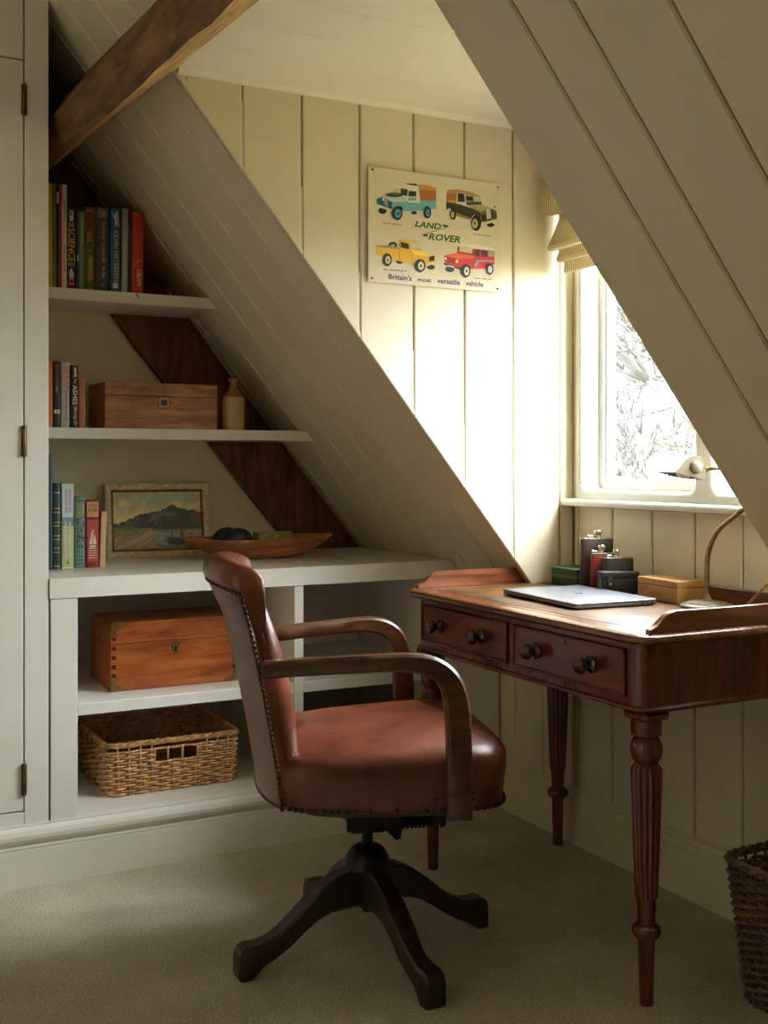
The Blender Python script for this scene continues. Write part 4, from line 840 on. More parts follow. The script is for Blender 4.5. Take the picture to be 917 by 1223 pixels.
patch(b, -.015, .016, .226, .253, (110, 108, 104)); print_mesh('portrait', [((60, 48, 42), [(-.003, .232), (.008, .232), (.010, .246), (.006, .252), (-.001, .252), (-.004, .245)]), ((176, 140, 120), [(-.001, .230), (.006, .230), (.008, .242), (.005, .248), (0, .248), (-.002, .242)])], -.0006, b)
lettering('spine_title', 'SHANE WARNE', -.003, .008, .088, .215, -.0005, GOLD, b, True); lettering('spine_title', 'No Spin', -.003, .007, .04, .075, -.0005, CRM, b, True); patch(b, -.003, .004, .012, .024, (120, 120, 120), 'publisher_mark')
b = book('blue book with yellow lettering and a white batting figure', .8635, .895, y1, z1, .258, .2, (34, 96, 150), g1)
lettering('spine_title', 'KEVIN PIETERSEN', -.005, .009, .032, .19, -.0005, YEL, b, True)
print_mesh('spine_figure', [((226, 222, 214), [(-.002, .2), (.002, .2), (.003, .215), (.010, .2), (.012, .203), (.006, .222), (.004, .240), (.008, .246), (.004, .252), (0, .246), (-.004, .235), (-.008, .248), (-.010, .246), (-.006, .228), (-.001, .218)]), ((226, 222, 214), [(-.008, .012), (.007, .012), (.007, .028), (-.008, .028)])], -.0005, b)
b = book('light grey untitled book between the blue one and the red one', .8985, .917, y1, z1, .262, .2, (176, 172, 160), g1, lean=0.012)
b = book('thin navy book tucked behind the red one on the upper shelf', .9195, .929, y1+.004, z1, .225, .19, (36, 50, 72), g1)
b = book('red book, rightmost on the upper shelf, with white lettering at its foot', .9305, .966, y1, z1, .256, .2, (206, 62, 56), g1, lean=0.012)
lettering('spine_title', 'CRUYFF', -.003, .010, .022, .075, -.0005, WHI, b, True); lettering('spine_title', 'MY TURN', -.011, -.006, .03, .07, -.0005, BLKI, b, True)
print_mesh('spine_panel', [((226, 96, 80), [(-.014, .085), (.014, .105), (.014, .112), (-.006, .1)])], -.0004, b)
rbn = MB(); rbn.sweep([(-.012, .02, -.001), (-.010, -.003, -.001), (-.007, -.016, -.004), (-.002, -.020, -.017)], [(-.0028, -.0004), (.0028, -.0004), (.0028, .0004), (-.0028, .0004)], up=(0, 0, 1)); rbn.build('bookmark_ribbon', flat((92, 60, 34), 0.8), b, True)
g2 = 'books on the lower alcove shelf'; z2 = 1.230; y2 = 3.47
b = book('thin orange book, leftmost on the lower alcove shelf', .672, .690, y2, z2, .2, .15, (206, 118, 46), g2, .1)
b = book('black book with red lettering and a cream band on the lower alcove shelf', .693, .714, y2, z2, .2, .15, (30, 30, 28), g2)
lettering('spine_title', 'BEN STOKES', -.004, .003, .13, .19, -.0004, REDI, b, True); lettering('spine_title', 'Firestarter', -.003, .002, .105, .125, -.0004, CRM, b, True); patch(b, -.009, .009, .042, .054, (216, 206, 182)); print_mesh('spine_mark', [((200, 50, 44), [(-.003, .048), (0, .045), (.003, .048), (0, .051)])], -.0006, b)
b = book('pale grey book with large red lettering on the lower alcove shelf', .716, .741, y2, z2, .199, .15, (186, 180, 168), g2)
lettering('spine_title', 'JOE ROOT', -.006, .009, .118, .185, -.0005, REDI, b, True); lettering('spine_title', 'BRINGING HOME THE ASHES', -.001, .004, .02, .112, -.0005, BLKI, b, True)
b = book('maroon book with cream lettering left of the tan book', .7455, .767, y2, z2, .191, .15, (58, 20, 26), g2)
print_mesh('spine_figure', [((216, 208, 190), [(-.004, .155), (.006, .155), (.003, .165), (.003, .172), (.005, .178), (.003, .184), (-.001, .184), (-.003, .178), (-.001, .172), (-.001, .165)])], -.0005, b)
lettering('spine_title', 'The', -.002, .005, .135, .15, -.0005, CRM, b, True); lettering('spine_title', 'ASHES', -.006, .008, .07, .13, -.0005, WHI, b, True); lettering('spine_title', 'Monday Ex', -.005, .007, .006, .065, -.0005, CRM, b, True, 0.3)
b = book('short tan cloth book beside the walnut box', .7685, .789, y2, z2, .150, .15, (166, 104, 66), g2, .2)
g3 = 'books on the counter'; z3 = .812
b = book('tall thin teal book hard against the cupboard on the counter', .645, .662, 3.33, z3, .335, .2, (24, 62, 62), g3, .2)
b = book('dark green book with gold bands on the counter', .664, .690, 3.345, z3, .250, .18, (34, 58, 54), g3, .4)
for zz in (.008, .048, .06, .085, .096, .125, .135, .164, .176, .222): band(b, .026, zz, zz+.0028, GOLD)
b = book('pale blue and green paperback on the counter', .692, .726, 3.345, z3, .250, .17, (182, 190, 132), g3, .1)
patch(b, -.0165, .0165, .151, .249, (182, 202, 206)); patch(b, -.0165, .0165, .126, .151, (116, 140, 150)); patch(b, -.0165, .0165, .0005, .004, (226, 224, 214))
lettering('spine_title', 'SEVEN FATHERS', -.008, -.002, .163, .232, -.0008, REDI, b, True); lettering('spine_title', 'EDITED BY', .003, .008, .165, .23, -.0008, REDI, b, True)
lettering('spine_title', 'LONG IN ENGLISH CRICKET', -.010, -.003, .03, .142, -.0008, WHI, b, True); lettering('spine_title', 'ABOUT BRADMAN AND', .003, .009, .035, .14, -.0008, WHI, b, True); print_mesh('publisher_mark', [((50, 54, 50), [(-.005, .012), (-.003, .012), (0, .018), (.003, .014), (.004, .015), (.001, .02), (.001, .022), (-.001, .022)])], -.0006, b)
b = book('faded teal decorated book on the counter', .728, .761, 3.350, z3, .208, .16, (104, 132, 122), g3, .35)
rnd = random.Random(5); vine = []
for k in range(26):
    zc = .06+.09*rnd.random(); xc = rnd.uniform(-.011, .011); vine.append(((46, 58, 56), [(xc, zc), (xc+.003, zc+.001), (xc+.002, zc+.006), (xc-.001, zc+.005)]))
for x in (-.009, -.003, .003): vine.append(((46, 58, 56), [(x, .045), (x+.001, .045), (x+.0025, .1), (x+.0015, .1)]))
stuff(print_mesh('spine_ornament', vine+[((46, 58, 56), [(-.013, .197), (.013, .197), (.013, .2), (-.013, .2)]), ((46, 58, 56), [(-.013, .012), (.013, .012), (.013, .0145), (-.013, .0145)]), ((46, 58, 56), [(-.013, .034), (.013, .034), (.013, .0355), (-.013, .0355)])], -.0006, b))
lettering('spine_title', 'THE', -.008, .008, .175, .186, -.0007, GOLD, b); lettering('spine_title', 'SEA', -.008, .008, .16, .172, -.0007, GOLD, b); lettering('spine_title', 'STORIES', -.011, .011, .147, .157, -.0007, GOLD, b); lettering('spine_author', 'COLLINS', -.009, .009, .02, .027, -.0007, BLKI, b)
b = book('red cloth book with a sailing ship on its spine', .763, .803, 3.352, z3, .197, .16, (160, 56, 54), g3, .35)
patch(b, -.017, .017, .15, .194, (196, 146, 84)); patch(b, -.017, .017, .143, .149, (96, 30, 32)); patch(b, -.015, .015, .018, .14, (172, 70, 64))
print_mesh('spine_ship', [((222, 202, 178), [(-.010, .066), (.010, .066), (.008, .06), (-.008, .06)]), ((222, 202, 178), [(-.010, .069), (-.001, .069), (0, .104), (-.003, .106), (-.006, .09)]), ((222, 202, 178), [(.001, .069), (.011, .069), (.008, .09), (.003, .102)]), ((222, 202, 178), [(-.002, .106), (.001, .114), (.003, .104)])]
 +[((222, 202, 178), [(-.014+.002*(k % 2), .028+.007*k), (.013-.002*(k % 3), .0275+.007*k), (.012, .0295+.007*k), (-.012, .0305+.007*k)]) for k in range(5)], -.0007, b)
lettering('spine_title', 'WESTWARD', -.013, .013, .18, .188, -.0007, BLKI, b); lettering('spine_title', 'HO STORIES', -.013, .013, .165, .175, -.0007, BLKI, b); lettering('spine_author', 'KINGSLEY', -.010, .010, .006, .012, -.0007, BLKI, b)
b = book('small cream book leaning at the right end of the counter books', .806, .822, 3.36, z3, .165, .13, (204, 170, 122), g3, .1, lean=0.03)
sw = thing('wall_socket', 'small pale wall socket behind the painting and the counter books', 'socket', (.862, YB, .985))
MB().box(-.035, .03, -.008, -.0005, -.02, .02, .003).build('plate', PLAST, sw, True); MB().box(-.022, -.014, -.0095, -.007, -.012, .012, .001).build('rocker', WPAINT, sw, True)
# ================================================================ PAINTING
pt = thing('framed_painting', 'small oil landscape in a cream and gilt frame leaning on the counter', 'painting', (1.0735, 3.648, .8125), math.radians(-3), rx=math.radians(-8))
PW, PH = .1735, .243
def frame_ring(x0, x1, zA, zB, prof):
    return [[(x0+i, -y, zA+i), (x1-i, -y, zA+i), (x1-i, -y, zB-i), (x0+i, -y, zB-i)] for i, y in prof]
m = MB(); m.loft(frame_ring(-PW, PW, 0, PH, [(0, -.016), (0, .0), (.003, .003), (.008, .004), (.011, .0), (.016, -.002), (.019, -.004)]), cap=False); m.build('frame', FRAMEM, pt, True, ang=40)
m = MB(); m.loft(frame_ring(-PW, PW, 0, PH, [(.0185, -.003), (.021, -.002), (.025, -.007), (.027, -.009)]), cap=False); m.build('gilt_slip', GILT, pt, True, ang=40)
MB().box(-PW+.002, PW-.002, .0105, .016, .002, PH-.002).build('backing', PALEW, pt, True, ang=0)
from mathutils import noise as NZ
def fbm(x, y, s=1.0): return NZ.fractal(Vector((x*s, y*s, 3.7)), 1.0, 2.0, 4)
def mixc(a, b, t): t = min(1, max(0, t)); return tuple(a[i]+(b[i]-a[i])*t for i in range(3))
def paint(u, v):
    n1, n2 = fbm(u, v, 6), fbm(u+9, v*1.5, 22)
    hill = [(0, .57), (.1, .55), (.2, .47), (.28, .41), (.4, .38), (.55, .33), (.62, .27), (.66, .24), (.70, .26), (.76, .31), (.88, .34), (1, .38)]
    for (a, ha), (b, hb) in zip(hill, hill[1:]):
        if a <= u <= b: top = ha+(hb-ha)*(u-a)/(b-a); break
    top += 0.022*fbm(u, 0, 30)-0.018*abs(math.sin(u*37+1.5*math.sin(u*11)))
    if v < top:
        c = mixc((140, 150, 134), (216, 190, 136), (v-.12+.3*n1)/.35); c = mixc(c, (168, 158, 128), .6*n2+.1)
    elif v < .64:
        c = mixc((40, 44, 36), (92, 108, 118), .25+1.0*n1+.7*n2); c = mixc(c, (88, 84, 44), .8*fbm(u, v, 34))
        if u > .55 and v > .42: c = mixc(c, (52, 54, 30), .7)
        if u > .9 and v < .52: c = mixc(c, (140, 80, 48), .5)
        if v < top+.02: c = mixc(c, (30, 32, 28), .6)
    elif v < .68+.0*u:
        c = mixc((92, 96, 52), (150, 128, 92), (u-.25)*4) if u < .5 else (126, 110, 84)
        if u > .44 and (int(u*60) % 3 == 0 or v < .655): c = (58, 46, 36)
    else:
        bank = .30+.35*(v-.68)+.05*n1
        if u < .30 and v < .80-.25*u+.03*n1: c = mixc((84, 92, 44), (120, 116, 66), .5+n2)
        elif u < .5-.5*abs(v-.8)+.06*n1: c = mixc((150, 130, 98), (104, 94, 80), .5+1.1*fbm(u+v*1.2, v*.4, 11))
        else: c = mixc((92, 104, 96), (146, 142, 120), .45+1.2*fbm(u*.5, v*2, 20))
        if u > .88 and v > .8-.4*(u-.88): c = mixc((160, 128, 92), (124, 100, 76), .5+n2)
    if .60 < u < .89 and .79+.03*math.cos((u-.74)*12) < v < .95-.35*abs(u-.72): c = mixc((34, 50, 54), (70, 74, 66), .3+n2)
    if .745 < u < .80 and .55 < v < .80 and abs(u-.768-.02*(v-.6)) < (v-.54)*.10: c = (128, 58, 44)
    if abs(u-.66) < .004 and .42 < v < .80: c = (70, 50, 38)
    return tuple(min(250, k*1.28+6) for k in c)
grid_print('canvas', 120, 84, -PW+.026, PW-.026, .026, PH-.026, .0088, paint, pt, OILP)
# ================================================================ TIN SIGN
ps = thing('tin_sign', 'white printed tin sign with four off-road cars pinned to the panelled wall', 'sign', (1.5695, 2.6868, 1.7625))
m = MB(); nx = 12
for i in range(nx):
    xa, xb = -.2115+.423*i/nx, -.2115+.423*(i+1)/nx
m.box(-.2115, .2115, -.010, -.0088, -.155, .155, .0004).build('plate', TIN, ps, True, ang=0)
yq = -.0101
m_ = .001
for nm, lay in CARS.items():
    print_mesh('car_picture', [(c, [(p[0]*m_, p[1]*m_) for p in pts]) for c, pts in lay], yq, ps)
lettering('sign_lettering', 'LAND', -.0695, .0145, .0055, .0225, yq-.0002, GRNI, ps, False, 0.25, bold=.035); lettering('sign_lettering', 'ROVER', -.0265, .0765, -.026, -.0065, yq-.0002, GRNI, ps, False, 0.25, bold=.035)
print_mesh('sign_flash', [((52, 92, 40), [(.0195, .0215), (.0405, .0195), (.034, .0135), (.0195, .0145)]), ((52, 92, 40), [(-.0275, -.0095), (-.0465, -.0150), (-.040, -.0185), (-.0275, -.0165)]), ((96, 116, 70), [(.0385, .0185), (.034, .0135), (-.0465, -.0150), (-.044, -.0125), (.028, .0135)])], yq, ps)
for s_, a, b in (("Britain's", -.1505, -.0785), ('most', -.0605, -.0175), ('versatile', .0015, .0755), ('vehicle', .0935, .1525)):
    hi = s_ != 'most'; lettering('sign_lettering', s_, a, b, -.1435, -.1285 if hi else -.1325, yq-.0002, NAVY, ps, bold=.025)
for a, b, z in ((-.167, -.1075, .0065), (.1185, .1775, .0035), (-.1665, -.0945, -.1185), (.1195, .1795, -.1195)):
    capt = []; x = a; rr = random.Random(int(a*1e4))
    while x < b-.003:
        l = rr.uniform(.0018, .0042); capt.append(((50, 46, 42), [(x, z-.0012), (x+l, z-.0012), (x+l, z+.0012), (x, z+.0012)])); x += l+rr.choice((.0008, .0008, .003))
    print_mesh('caption_line', capt, yq, ps)
for x, z in ((-.1985, .1465), (.2015, .1445), (.2005, -.1445), (-.1995, -.1445)):
    MB().lathe([(.0035, 0), (.0032, .0016), (.0015, .0026), (0, .003)], Matrix.Translation((x, -.010, z)) @ Matrix.Rotation(PI/2, 4, 'X'), 10).build('pin', BRASS, ps, True)
# ================================================================ BOXES, BOTTLE, BOWL
def hinged_box(name, label, cat, loc, rz, sx_, sy_, hb, ht, m, ang=0.0, gap=.0012, bev=.0015):
    t = thing(name, label, cat, loc, rz)
    MB().box(0, sx_, 0, sy_, .0003, hb, bev).build('body', m, t, True)
    MB().box(0, sx_, 0, sy_, hb+gap, hb+ht, bev).build('lid', m, t, True)
    MB().box(.002, sx_-.002, .002, sy_-.002, hb-.001, hb+gap+.001).build('lid_gap', IRON, t, True, ang=0)
    return t
t = hinged_box('wooden_box', 'walnut box with an inlaid keyhole on the lower alcove shelf', 'box', (.850, 3.476, 1.230), 0, .364, .215, .103, .043, BOXW)
print_mesh('escutcheon', [((96, 62, 32), [(.168, .066), (.206, .066), (.206, .102), (.168, .102)]), ((196, 158, 100), [(.171, .069), (.203, .069), (.203, .099), (.171, .099)]), ((84, 52, 28), [(.176, .074), (.198, .074), (.198, .094), (.176, .094)])], -.0003, t)
print_mesh('keyhole', [((20, 16, 12), [(.1845, .077), (.1895, .077), (.1885, .086), (.190, .089), (.187, .0925), (.184, .089), (.1855, .086)])], -.0009, t)
t = thing('stoneware_bottle', 'brown and cream stoneware bottle at the right of the walnut box', 'bottle', (1.283, 3.515, 1.230))
MB().lathe([(0, .0005), (.034, .0005), (.037, .003), (.0378, .06), (.0378, .105), (.0365, .1085)], None, 32, cap=False).build('body', STONE, t, True, ang=60)
MB().lathe([(.0366, .108), (.0375, .110), (.036, .116), (.030, .124), (.022, .132), (.0165, .139), (.0145, .146), (.014, .160), (.0175, .163), (.0188, .167), (.0175, .171), (.012, .172), (.010, .166), (.010, .13), (0, .13)], None, 32, cap=False).build('neck', STONE2, t, True, ang=60)
t = thing('dough_bowl', 'long hand-carved wooden bowl on the counter holding headphones and a soap box', 'bowl', (1.352, 3.455, .812))
LB, WB, HB = .262, .118, .062
def bowl_ring(k, z, tip=0.0, n=40):
    o = []
    for i in range(n):
        a = 2*PI*i/n; x = LB*k*math.copysign(abs(math.cos(a))**0.78, math.cos(a)); y = WB*(k**0.8)*math.copysign(abs(math.sin(a))**1.15, math.sin(a))
        o.append((x, y, z+tip*abs(x/LB)**3+.0015*math.sin(5*a+k*9)))
    return o
m = MB(); m.loft([bowl_ring(.30, .0008), bowl_ring(.42, .0015), bowl_ring(.58, .010, .0), bowl_ring(.76, .030, .002), bowl_ring(.92, .050, .005), bowl_ring(.985, .062, .007), bowl_ring(.97, .067, .007), bowl_ring(.93, .064, .006), bowl_ring(.84, .044, .004), bowl_ring(.68, .024, .004), bowl_ring(.45, .014), bowl_ring(.25, .012)])
bowl = m.build('carved_body', BOWLW, t, True, ang=60)
# headphones lying in the bowl
hp = thing('headphones', 'black over-ear headphones lying in the wooden bowl', 'headphones', (1.272, 3.452, .842), math.radians(8), rx=math.radians(0))
for dx, dy, rz_, nm in ((0.0, -.012, 0, 'ear_cup'), (-.010, .046, 0, 'ear_cup')):
    M = Matrix.Translation((dx, dy, .028)) @ Matrix.Rotation(PI/2, 4, 'X') @ Matrix.Scale(1.18, 4, (1, 0, 0))
    e = MB().lathe([(0, .022), (.020, .0215), (.034, .017), (.041, .008), (.043, 0), (.041, -.006), (0, -.007)], M, 28).build(nm, BLACK, hp, True, ang=40)
    MB().lathe([(.020, -.006), (.036, -.007), (.041, -.012), (.039, -.019), (.030, -.022), (.020, -.019)], M, 28, cap=False).build('ear_pad', BLK_LEATHER, e, True, ang=60)
hb = MB(); hb.sweep([(-.054+.010*math.sin(PI*i/12)-.035*math.sin(PI*i/12), -.012+.08*i/12, .030-.004*math.sin(PI*i/12)) for i in range(13)], rrect(.004, .010, .002), up=(0, 0, 1)); hb.build('headband', BLACK, hp, True)
sb = thing('soap_box', 'olive green card box with black lettering standing in the wooden bowl', 'box', (1.342, 3.437, .833), math.radians(2))
MB().box(0, .122, 0, .048, .0, .061, .0012).build('carton', SOAPB, sb, True)
MB().box(-.0004, .1224, .001, .049, .0595, .0625, .0006).build('carton_lid', SOAPB, sb, True)
lettering('box_lettering', 'HUSGO', .030, .096, .0285, .0405, -.0004, BLKI, sb, bold=.03)
print_mesh('box_emblem', [((206, 184, 110), [(.053, .0495), (.063, .0445), (.073, .0495), (.070, .0525), (.064, .0505), (.058, .0525)]), ((206, 184, 110), [(.059, .0535), (.064, .052), (.068, .0535), (.064, .055)])], -.0003, sb)
# campaign box
cbx = hinged_box('campaign_box', 'orange mahogany box with brass corners and a heart keyhole on the cabinet shelf', 'box', (.797, 3.196, .468), 0, .382, .24, .135, .062, CAMPW)
def corner(x, z, sx_, sz_, nm='brass_corner'):
    L, T_ = .040, .014
    q = [(0, 0), (L*sx_, 0), (L*sx_, T_*sz_*.8), (L*.8*sx_, T_*sz_), (T_*1.6*sx_, T_*sz_*1.1), (T_*sx_, T_*1.6*sz_), (T_*sx_, L*.8*sz_), (T_*.8*sx_, L*sz_), (0, L*sz_)]
    m = MB(); m.prism([(x+a, z+b) for a, b in q], -.0012, .0005, 'y'); m.box(min(x, x-.0012*sx_), max(x, x-.0012*sx_), -.001, .026, min(z, z+.011*sz_), max(z, z+.011*sz_)) if False else None
    xs = (x-.0012, x+.0003) if sx_ > 0 else (x-.0003, x+.0012)
    m.box(xs[0], xs[1], -.0012, .028, min(z, z+.012*sz_), max(z, z+.012*sz_)); m.box(xs[0], xs[1], -.0012, .011, min(z, z+.03*sz_), max(z, z+.03*sz_))
    if sz_ < 0: m.box(min(x, x+.03*sx_), max(x, x+.03*sx_), -.0012, .012, z-.0003, z+.0011)
    return m.build(nm, BRASS, cbx, True)
for x, sx_ in ((0, 1), (.382, -1)): corner(x, .0008, sx_, 1); corner(x, .197, sx_, -1)
m = MB(); m.prism([(.191+.0125*s_*f, .1125+g) for s_, f, g in [(1, 0, .012), (1, .45, .016), (1, .9, .013), (1, 1, .007), (1, .8, -.001), (1, .4, -.010), (1, 0, -.016), (-1, .4, -.010), (-1, .8, -.001), (-1, 1, .007), (-1, .9, .013), (-1, .45, .016)]], -.0018, .0005, 'y'); es = m.build('heart_escutcheon', BRASS, cbx, True)
print_mesh('keyhole', [((16, 13, 10), [(.1885, .103), (.1935, .103), (.1925, .112), (.194, .116), (.191, .119), (.188, .116), (.1895, .112)])], -.0019, cbx)
dv = MB()
for zz in (.04, .066, .092, .118, .145, .162):
    for x0 in (.0035, .3665): dv.box(x0, x0+.012, -.0006, .0006, zz, zz+.011)
stuff(dv.build('dovetails', MAH_Z, cbx, True, ang=0))
# cloth in the right bay
for lab, m_c, x0, y0, wv, hv, sd in (('dark red folded cloth in the lower right cabinet bay', DCLOTH, 1.66, 3.20, .12, .14, 3), ('charcoal folded bundle in the lower right cabinet bay', GCLOTH, 1.46, 3.22, .14, .11, 4)):
    m = MB(); n = 24; rr = random.Random(sd); R_ = []
    for k, zf in ((.82, .0008), (1.0, .12), (1.04, .4), (.98, .7), (.75, .93), (.35, 1.0)):
        R_.append([(x0+wv/2*k*math.copysign(abs(math.cos(a))**.5, math.cos(a))*(1+.06*math.sin(3*a+zf*5+sd)), y0+.13+.12*k*math.copysign(abs(math.sin(a))**.5, math.sin(a)), .168+hv*zf*(1+(.10*math.sin(2*a+sd) if zf > .3 else 0))) for a in [2*PI*i/n for i in range(n)]])
    tag(m.loft(R_).build('folded_cloth', m_c, ang=70), lab, 'cloth')
# ================================================================ WICKER
def supr(a, hx, hy, e=0.22):
    c, s = math.cos(a), math.sin(a); return hx*math.copysign(abs(c)**e, c), hy*math.copysign(abs(s)**e, s)
def outline(hx, hy, n, e):
    raw = [supr(2*PI*i/720, hx, hy, e) for i in range(720)]; raw.append(raw[0]); L = [0]
    for a, b in zip(raw, raw[1:]): L.append(L[-1]+math.dist(a, b))
    out = []; j = 0
    for i in range(n):
        t = L[-1]*i/n
        while L[j+1] < t: j += 1
        f = (t-L[j])/max(1e-9, L[j+1]-L[j]); out.append((raw[j][0]+(raw[j+1][0]-raw[j][0])*f, raw[j][1]+(raw[j+1][1]-raw[j][1])*f))
    return out
def wicker(t, h, top, bot, e, ns, pitch, m, holes=None, seed=1, rad=.0036, open_top=True):
    """stakes all round with canes woven in and out; top/bot = half sizes"""
    S = 4; n = ns*S; rr = random.Random(seed); P1 = outline(*top, n, e); P0 = outline(*bot, n, e)
    at = lambda i, z: (P0[i % n][0]+(P1[i % n][0]-P0[i % n][0])*z/h, P0[i % n][1]+(P1[i % n][1]-P0[i % n][1])*z/h)
    nrm = []
    for i in range(n):
        a, b = P1[i-1], P1[(i+1) % n]; d = Vector((b[1]-a[1], -(b[0]-a[0]))); d.normalize()
        nrm.append(d if d.dot(Vector(P1[i])) > 0 else -d)
    wv = MB(); rows = int((h-.012)/pitch); amp = rad*1.15
    for r in range(rows):
        z = .006+pitch*r; ph = r % 2; seg = []
        tw = rr.uniform(.85, 1.12)
        def flush():
            if len(seg) > 3: wv.sweep(seg, [(rad*tw*math.cos(q), rad*tw*.95*math.sin(q)) for q in (0, PI/2.5*1, PI/2.5*2, PI/2.5*3, PI/2.5*4)], up=(0, 0, 1))
            seg.clear()
        for i in range(n+1):
            x, y = at(i, z)
            if holes and any(a <= x <= b and c <= z <= d and abs(y) > top[1]*.7 for a, b, c, d in holes): flush(); continue
            o = amp*math.sin(PI*i/S+PI*ph+PI/2); k = i % n
            seg.append((x+nrm[k].x*o, y+nrm[k].y*o, z+rr.uniform(-.0006, .0006)))
        flush()
    stuff(wv.build('woven_cane', m, t, True, ang=180))
    st = MB()
    for q in range(ns):
        i = q*S+0
        x0, y0 = at(i, 0); x1, y1 = at(i, h-.004)
        if holes and any(a-.004 <= x1 <= b+.004 and abs(y1) > top[1]*.7 for a, b, c, d in holes):
            z = holes[0][2]-.004; st.tube([(x0, y0, .001), (x0+(x1-x0)*z/h, y0+(y1-y0)*z/h, z)], rad*.8, 5); continue
        st.tube([(x0, y0, .001), (x1, y1, h-.002)], rad*.8, 5)
    stuff(st.build('stakes', m, t, True, ang=180))
    rim = MB()
    for k in range(3):
        pts = []
        for i in range(0, n, 2):
            a = 2*PI*i/n*(ns/2.5)+2*PI*k/3; x, y = at(i, h); o = .0065*math.cos(a)
            pts.append((x+nrm[i].x*o, y+nrm[i].y*o, h+.001+.0055*math.sin(a)))
        rim.tube(pts, rad*1.15, 5, closed=True)
    rim.build('braided_rim', m, t, True, ang=180)
    bs = MB(); bx_, by_ = bot[0]*.985, bot[1]*.985
    bs.loft([[(x*.985, y*.985, z) for x, y in P0] for z in (.0015, .006)]); bs.build('base', m, t, True, ang=0)
    return at, nrm
wb = thing('storage_basket', 'shallow rectangular willow basket with hand holes in the lowest left bay', 'basket', (.981, 3.365, .168), 0)
hol = [(-.055+.0, -.022, .094, .124), (-.016, .022, .094, .124), (.028, .068, .094, .124)]
wicker(wb, .146, (.198, .178), (.192, .172), .10, 44, .0080, WICK, hol, 2, .0040)
hs = MB()
for sy in (-1, 1):
    for x in (-.058, -.0185, .025, .0715): hs.tube([(x, sy*.1765, .090), (x, sy*.1775, .130)], .0038, 6)
stuff(hs.build('handle_stakes', WICK, wb, True, ang=180))
wp = thing('waste_basket', 'dark willow waste basket standing at the skirting below the desk', 'basket', (1.872, 1.617, 0), 0)
wicker(wp, .292, (.150, .150), (.118, .118), .3, 38, .0086, WICKD, None, 6, .0046)
# ================================================================ THINGS ON THE DESK
ZD = .7762
lp = thing('laptop', 'closed silver laptop lying on the desk leather', 'laptop', (1.7535, 2.288, ZD), math.radians(-4.0))
def rr4(hx, hy, r, k=5): return [(x, y) for x, y in rr_plan(-hx, hx, -hy, hy, r, r, k)]
MB().loft([[(x, y, z) for x, y in rr4(.121-i, .170-i, .010)] for i, z in ((.006, .0012), (.0015, .003), (.0, .0055), (.0, .0098))]).build('base', ALU, lp, True, ang=40)
MB().loft([[(x, y, z) for x, y in rr4(.121-i, .170-i, .010)] for i, z in ((.0012, .0104), (.0, .0112), (.0, .0142), (.0012, .0155), (.004, .0160))]).build('lid', ALU, lp, True, ang=40)
MB().box(-.118, .118, -.167, .167, .0095, .0108).build('seam', IRON, lp, True, ang=0)
mk = [(0, -.011), (.004, -.0125), (.008, -.011), (.0105, -.004), (.0085, .000), (.0085, .003), (.0105, .0065), (.007, .0095), (.003, .0085), (0, .0095), (-.004, .0095), (-.009, .0065), (-.0105, 0), (-.0095, -.006), (-.006, -.0115), (-.003, -.0125)]
m = MB(); m.prism([(.002-b_*1.25, a_*1.25) for a_, b_ in mk], .0158, .01615, 'z'); m.prism([(-.0125, 0), (-.0175, .001), (-.019, .005), (-.0145, .0045)], .0158, .01615, 'z'); m.build('lid_emblem', flat((96, 98, 102), 0.2), lp, True, ang=0)
for q in (-.14, .14): MB().box(.085, .1, q-.008, q+.008, .0, .002, .0008).build('foot', BLACK, lp, True)
pr_ = MB()
for q in (.085, .099, .070): pr_.box(q, q+.008, -.1702, -.168, .0055, .0085)
pr_.build('ports', IRON, lp, True, ang=0)
gb = hinged_box('leather_box', 'flat dark green leather box in the back left corner of the desk', 'box', (1.918, 2.502, ZD), math.radians(2), .088, .118, .026, .026, GRN_BOXM, bev=.003)
for zz in (.0245, .0285): MB().box(-.0006, .0886, -.0006, .1186, zz, zz+.0008).build('stitch_line', flat((150, 150, 128)), gb, True, ang=0)
def flask(label, leather_m, c, w_, d_, h, rz, cap_r, tall):
    t = thing('hip_flask', label, 'flask', (c[0], c[1], ZD), rz, None); k = 6
    def sect(i, z, n=28): return [((w_/2-i)*math.copysign(abs(math.cos(a))**.45, math.cos(a)), (d_/2-i)*math.copysign(abs(math.sin(a))**.75, math.sin(a)), z) for a in [2*PI*j/n for j in range(n)]]
    MB().loft([sect(.003, .0), sect(.0008, .001), sect(0, .003), sect(0, h-.006), sect(.0008, h-.0045)]).build('leather_sleeve', leather_m, t, True, ang=40)
    MB().loft([sect(.001, h-.0046), sect(.0002, h-.0035), sect(.0008, h-.001), sect(.004, h+.0005)]).build('shoulder', CHROME, t, True, ang=50)
    x = .004 if tall else -.006
    M = Matrix.Translation((x, 0, h)); MB().lathe([(0, 0), (cap_r*.8, 0), (cap_r*.72, .004), (cap_r*.72, .007), (cap_r, .009), (cap_r*1.04, .012), (cap_r*1.04, .018), (cap_r*.8, .0205), (0, .021)], M, 18).build('screw_cap', CHROME, t, True, ang=40)
    a = MB(); a.box(x-cap_r*2.6, x-cap_r*.6, -.002, .002, h+.001, h+.0055, .001).ball((x-cap_r*2.4, 0, h+.004), .0034); a.build('cap_hinge', CHROME, t, True)
    return t
fz = math.radians(-19)
flask('tall brown leather hip flask, the biggest of the three on the desk', BRN_LEATHER, (1.945, 2.452), .093, .027, .142, fz, .0115, True)
flask('oxblood red hip flask between the brown and the green ones', RED_LEATHER, (1.937, 2.412), .072, .020, .104, fz, .0105, False)
gf = flask('dark green hip flask behind the black case', GRN_LEATHER, (1.956, 2.374), .084, .021, .094, fz, .0095, False)
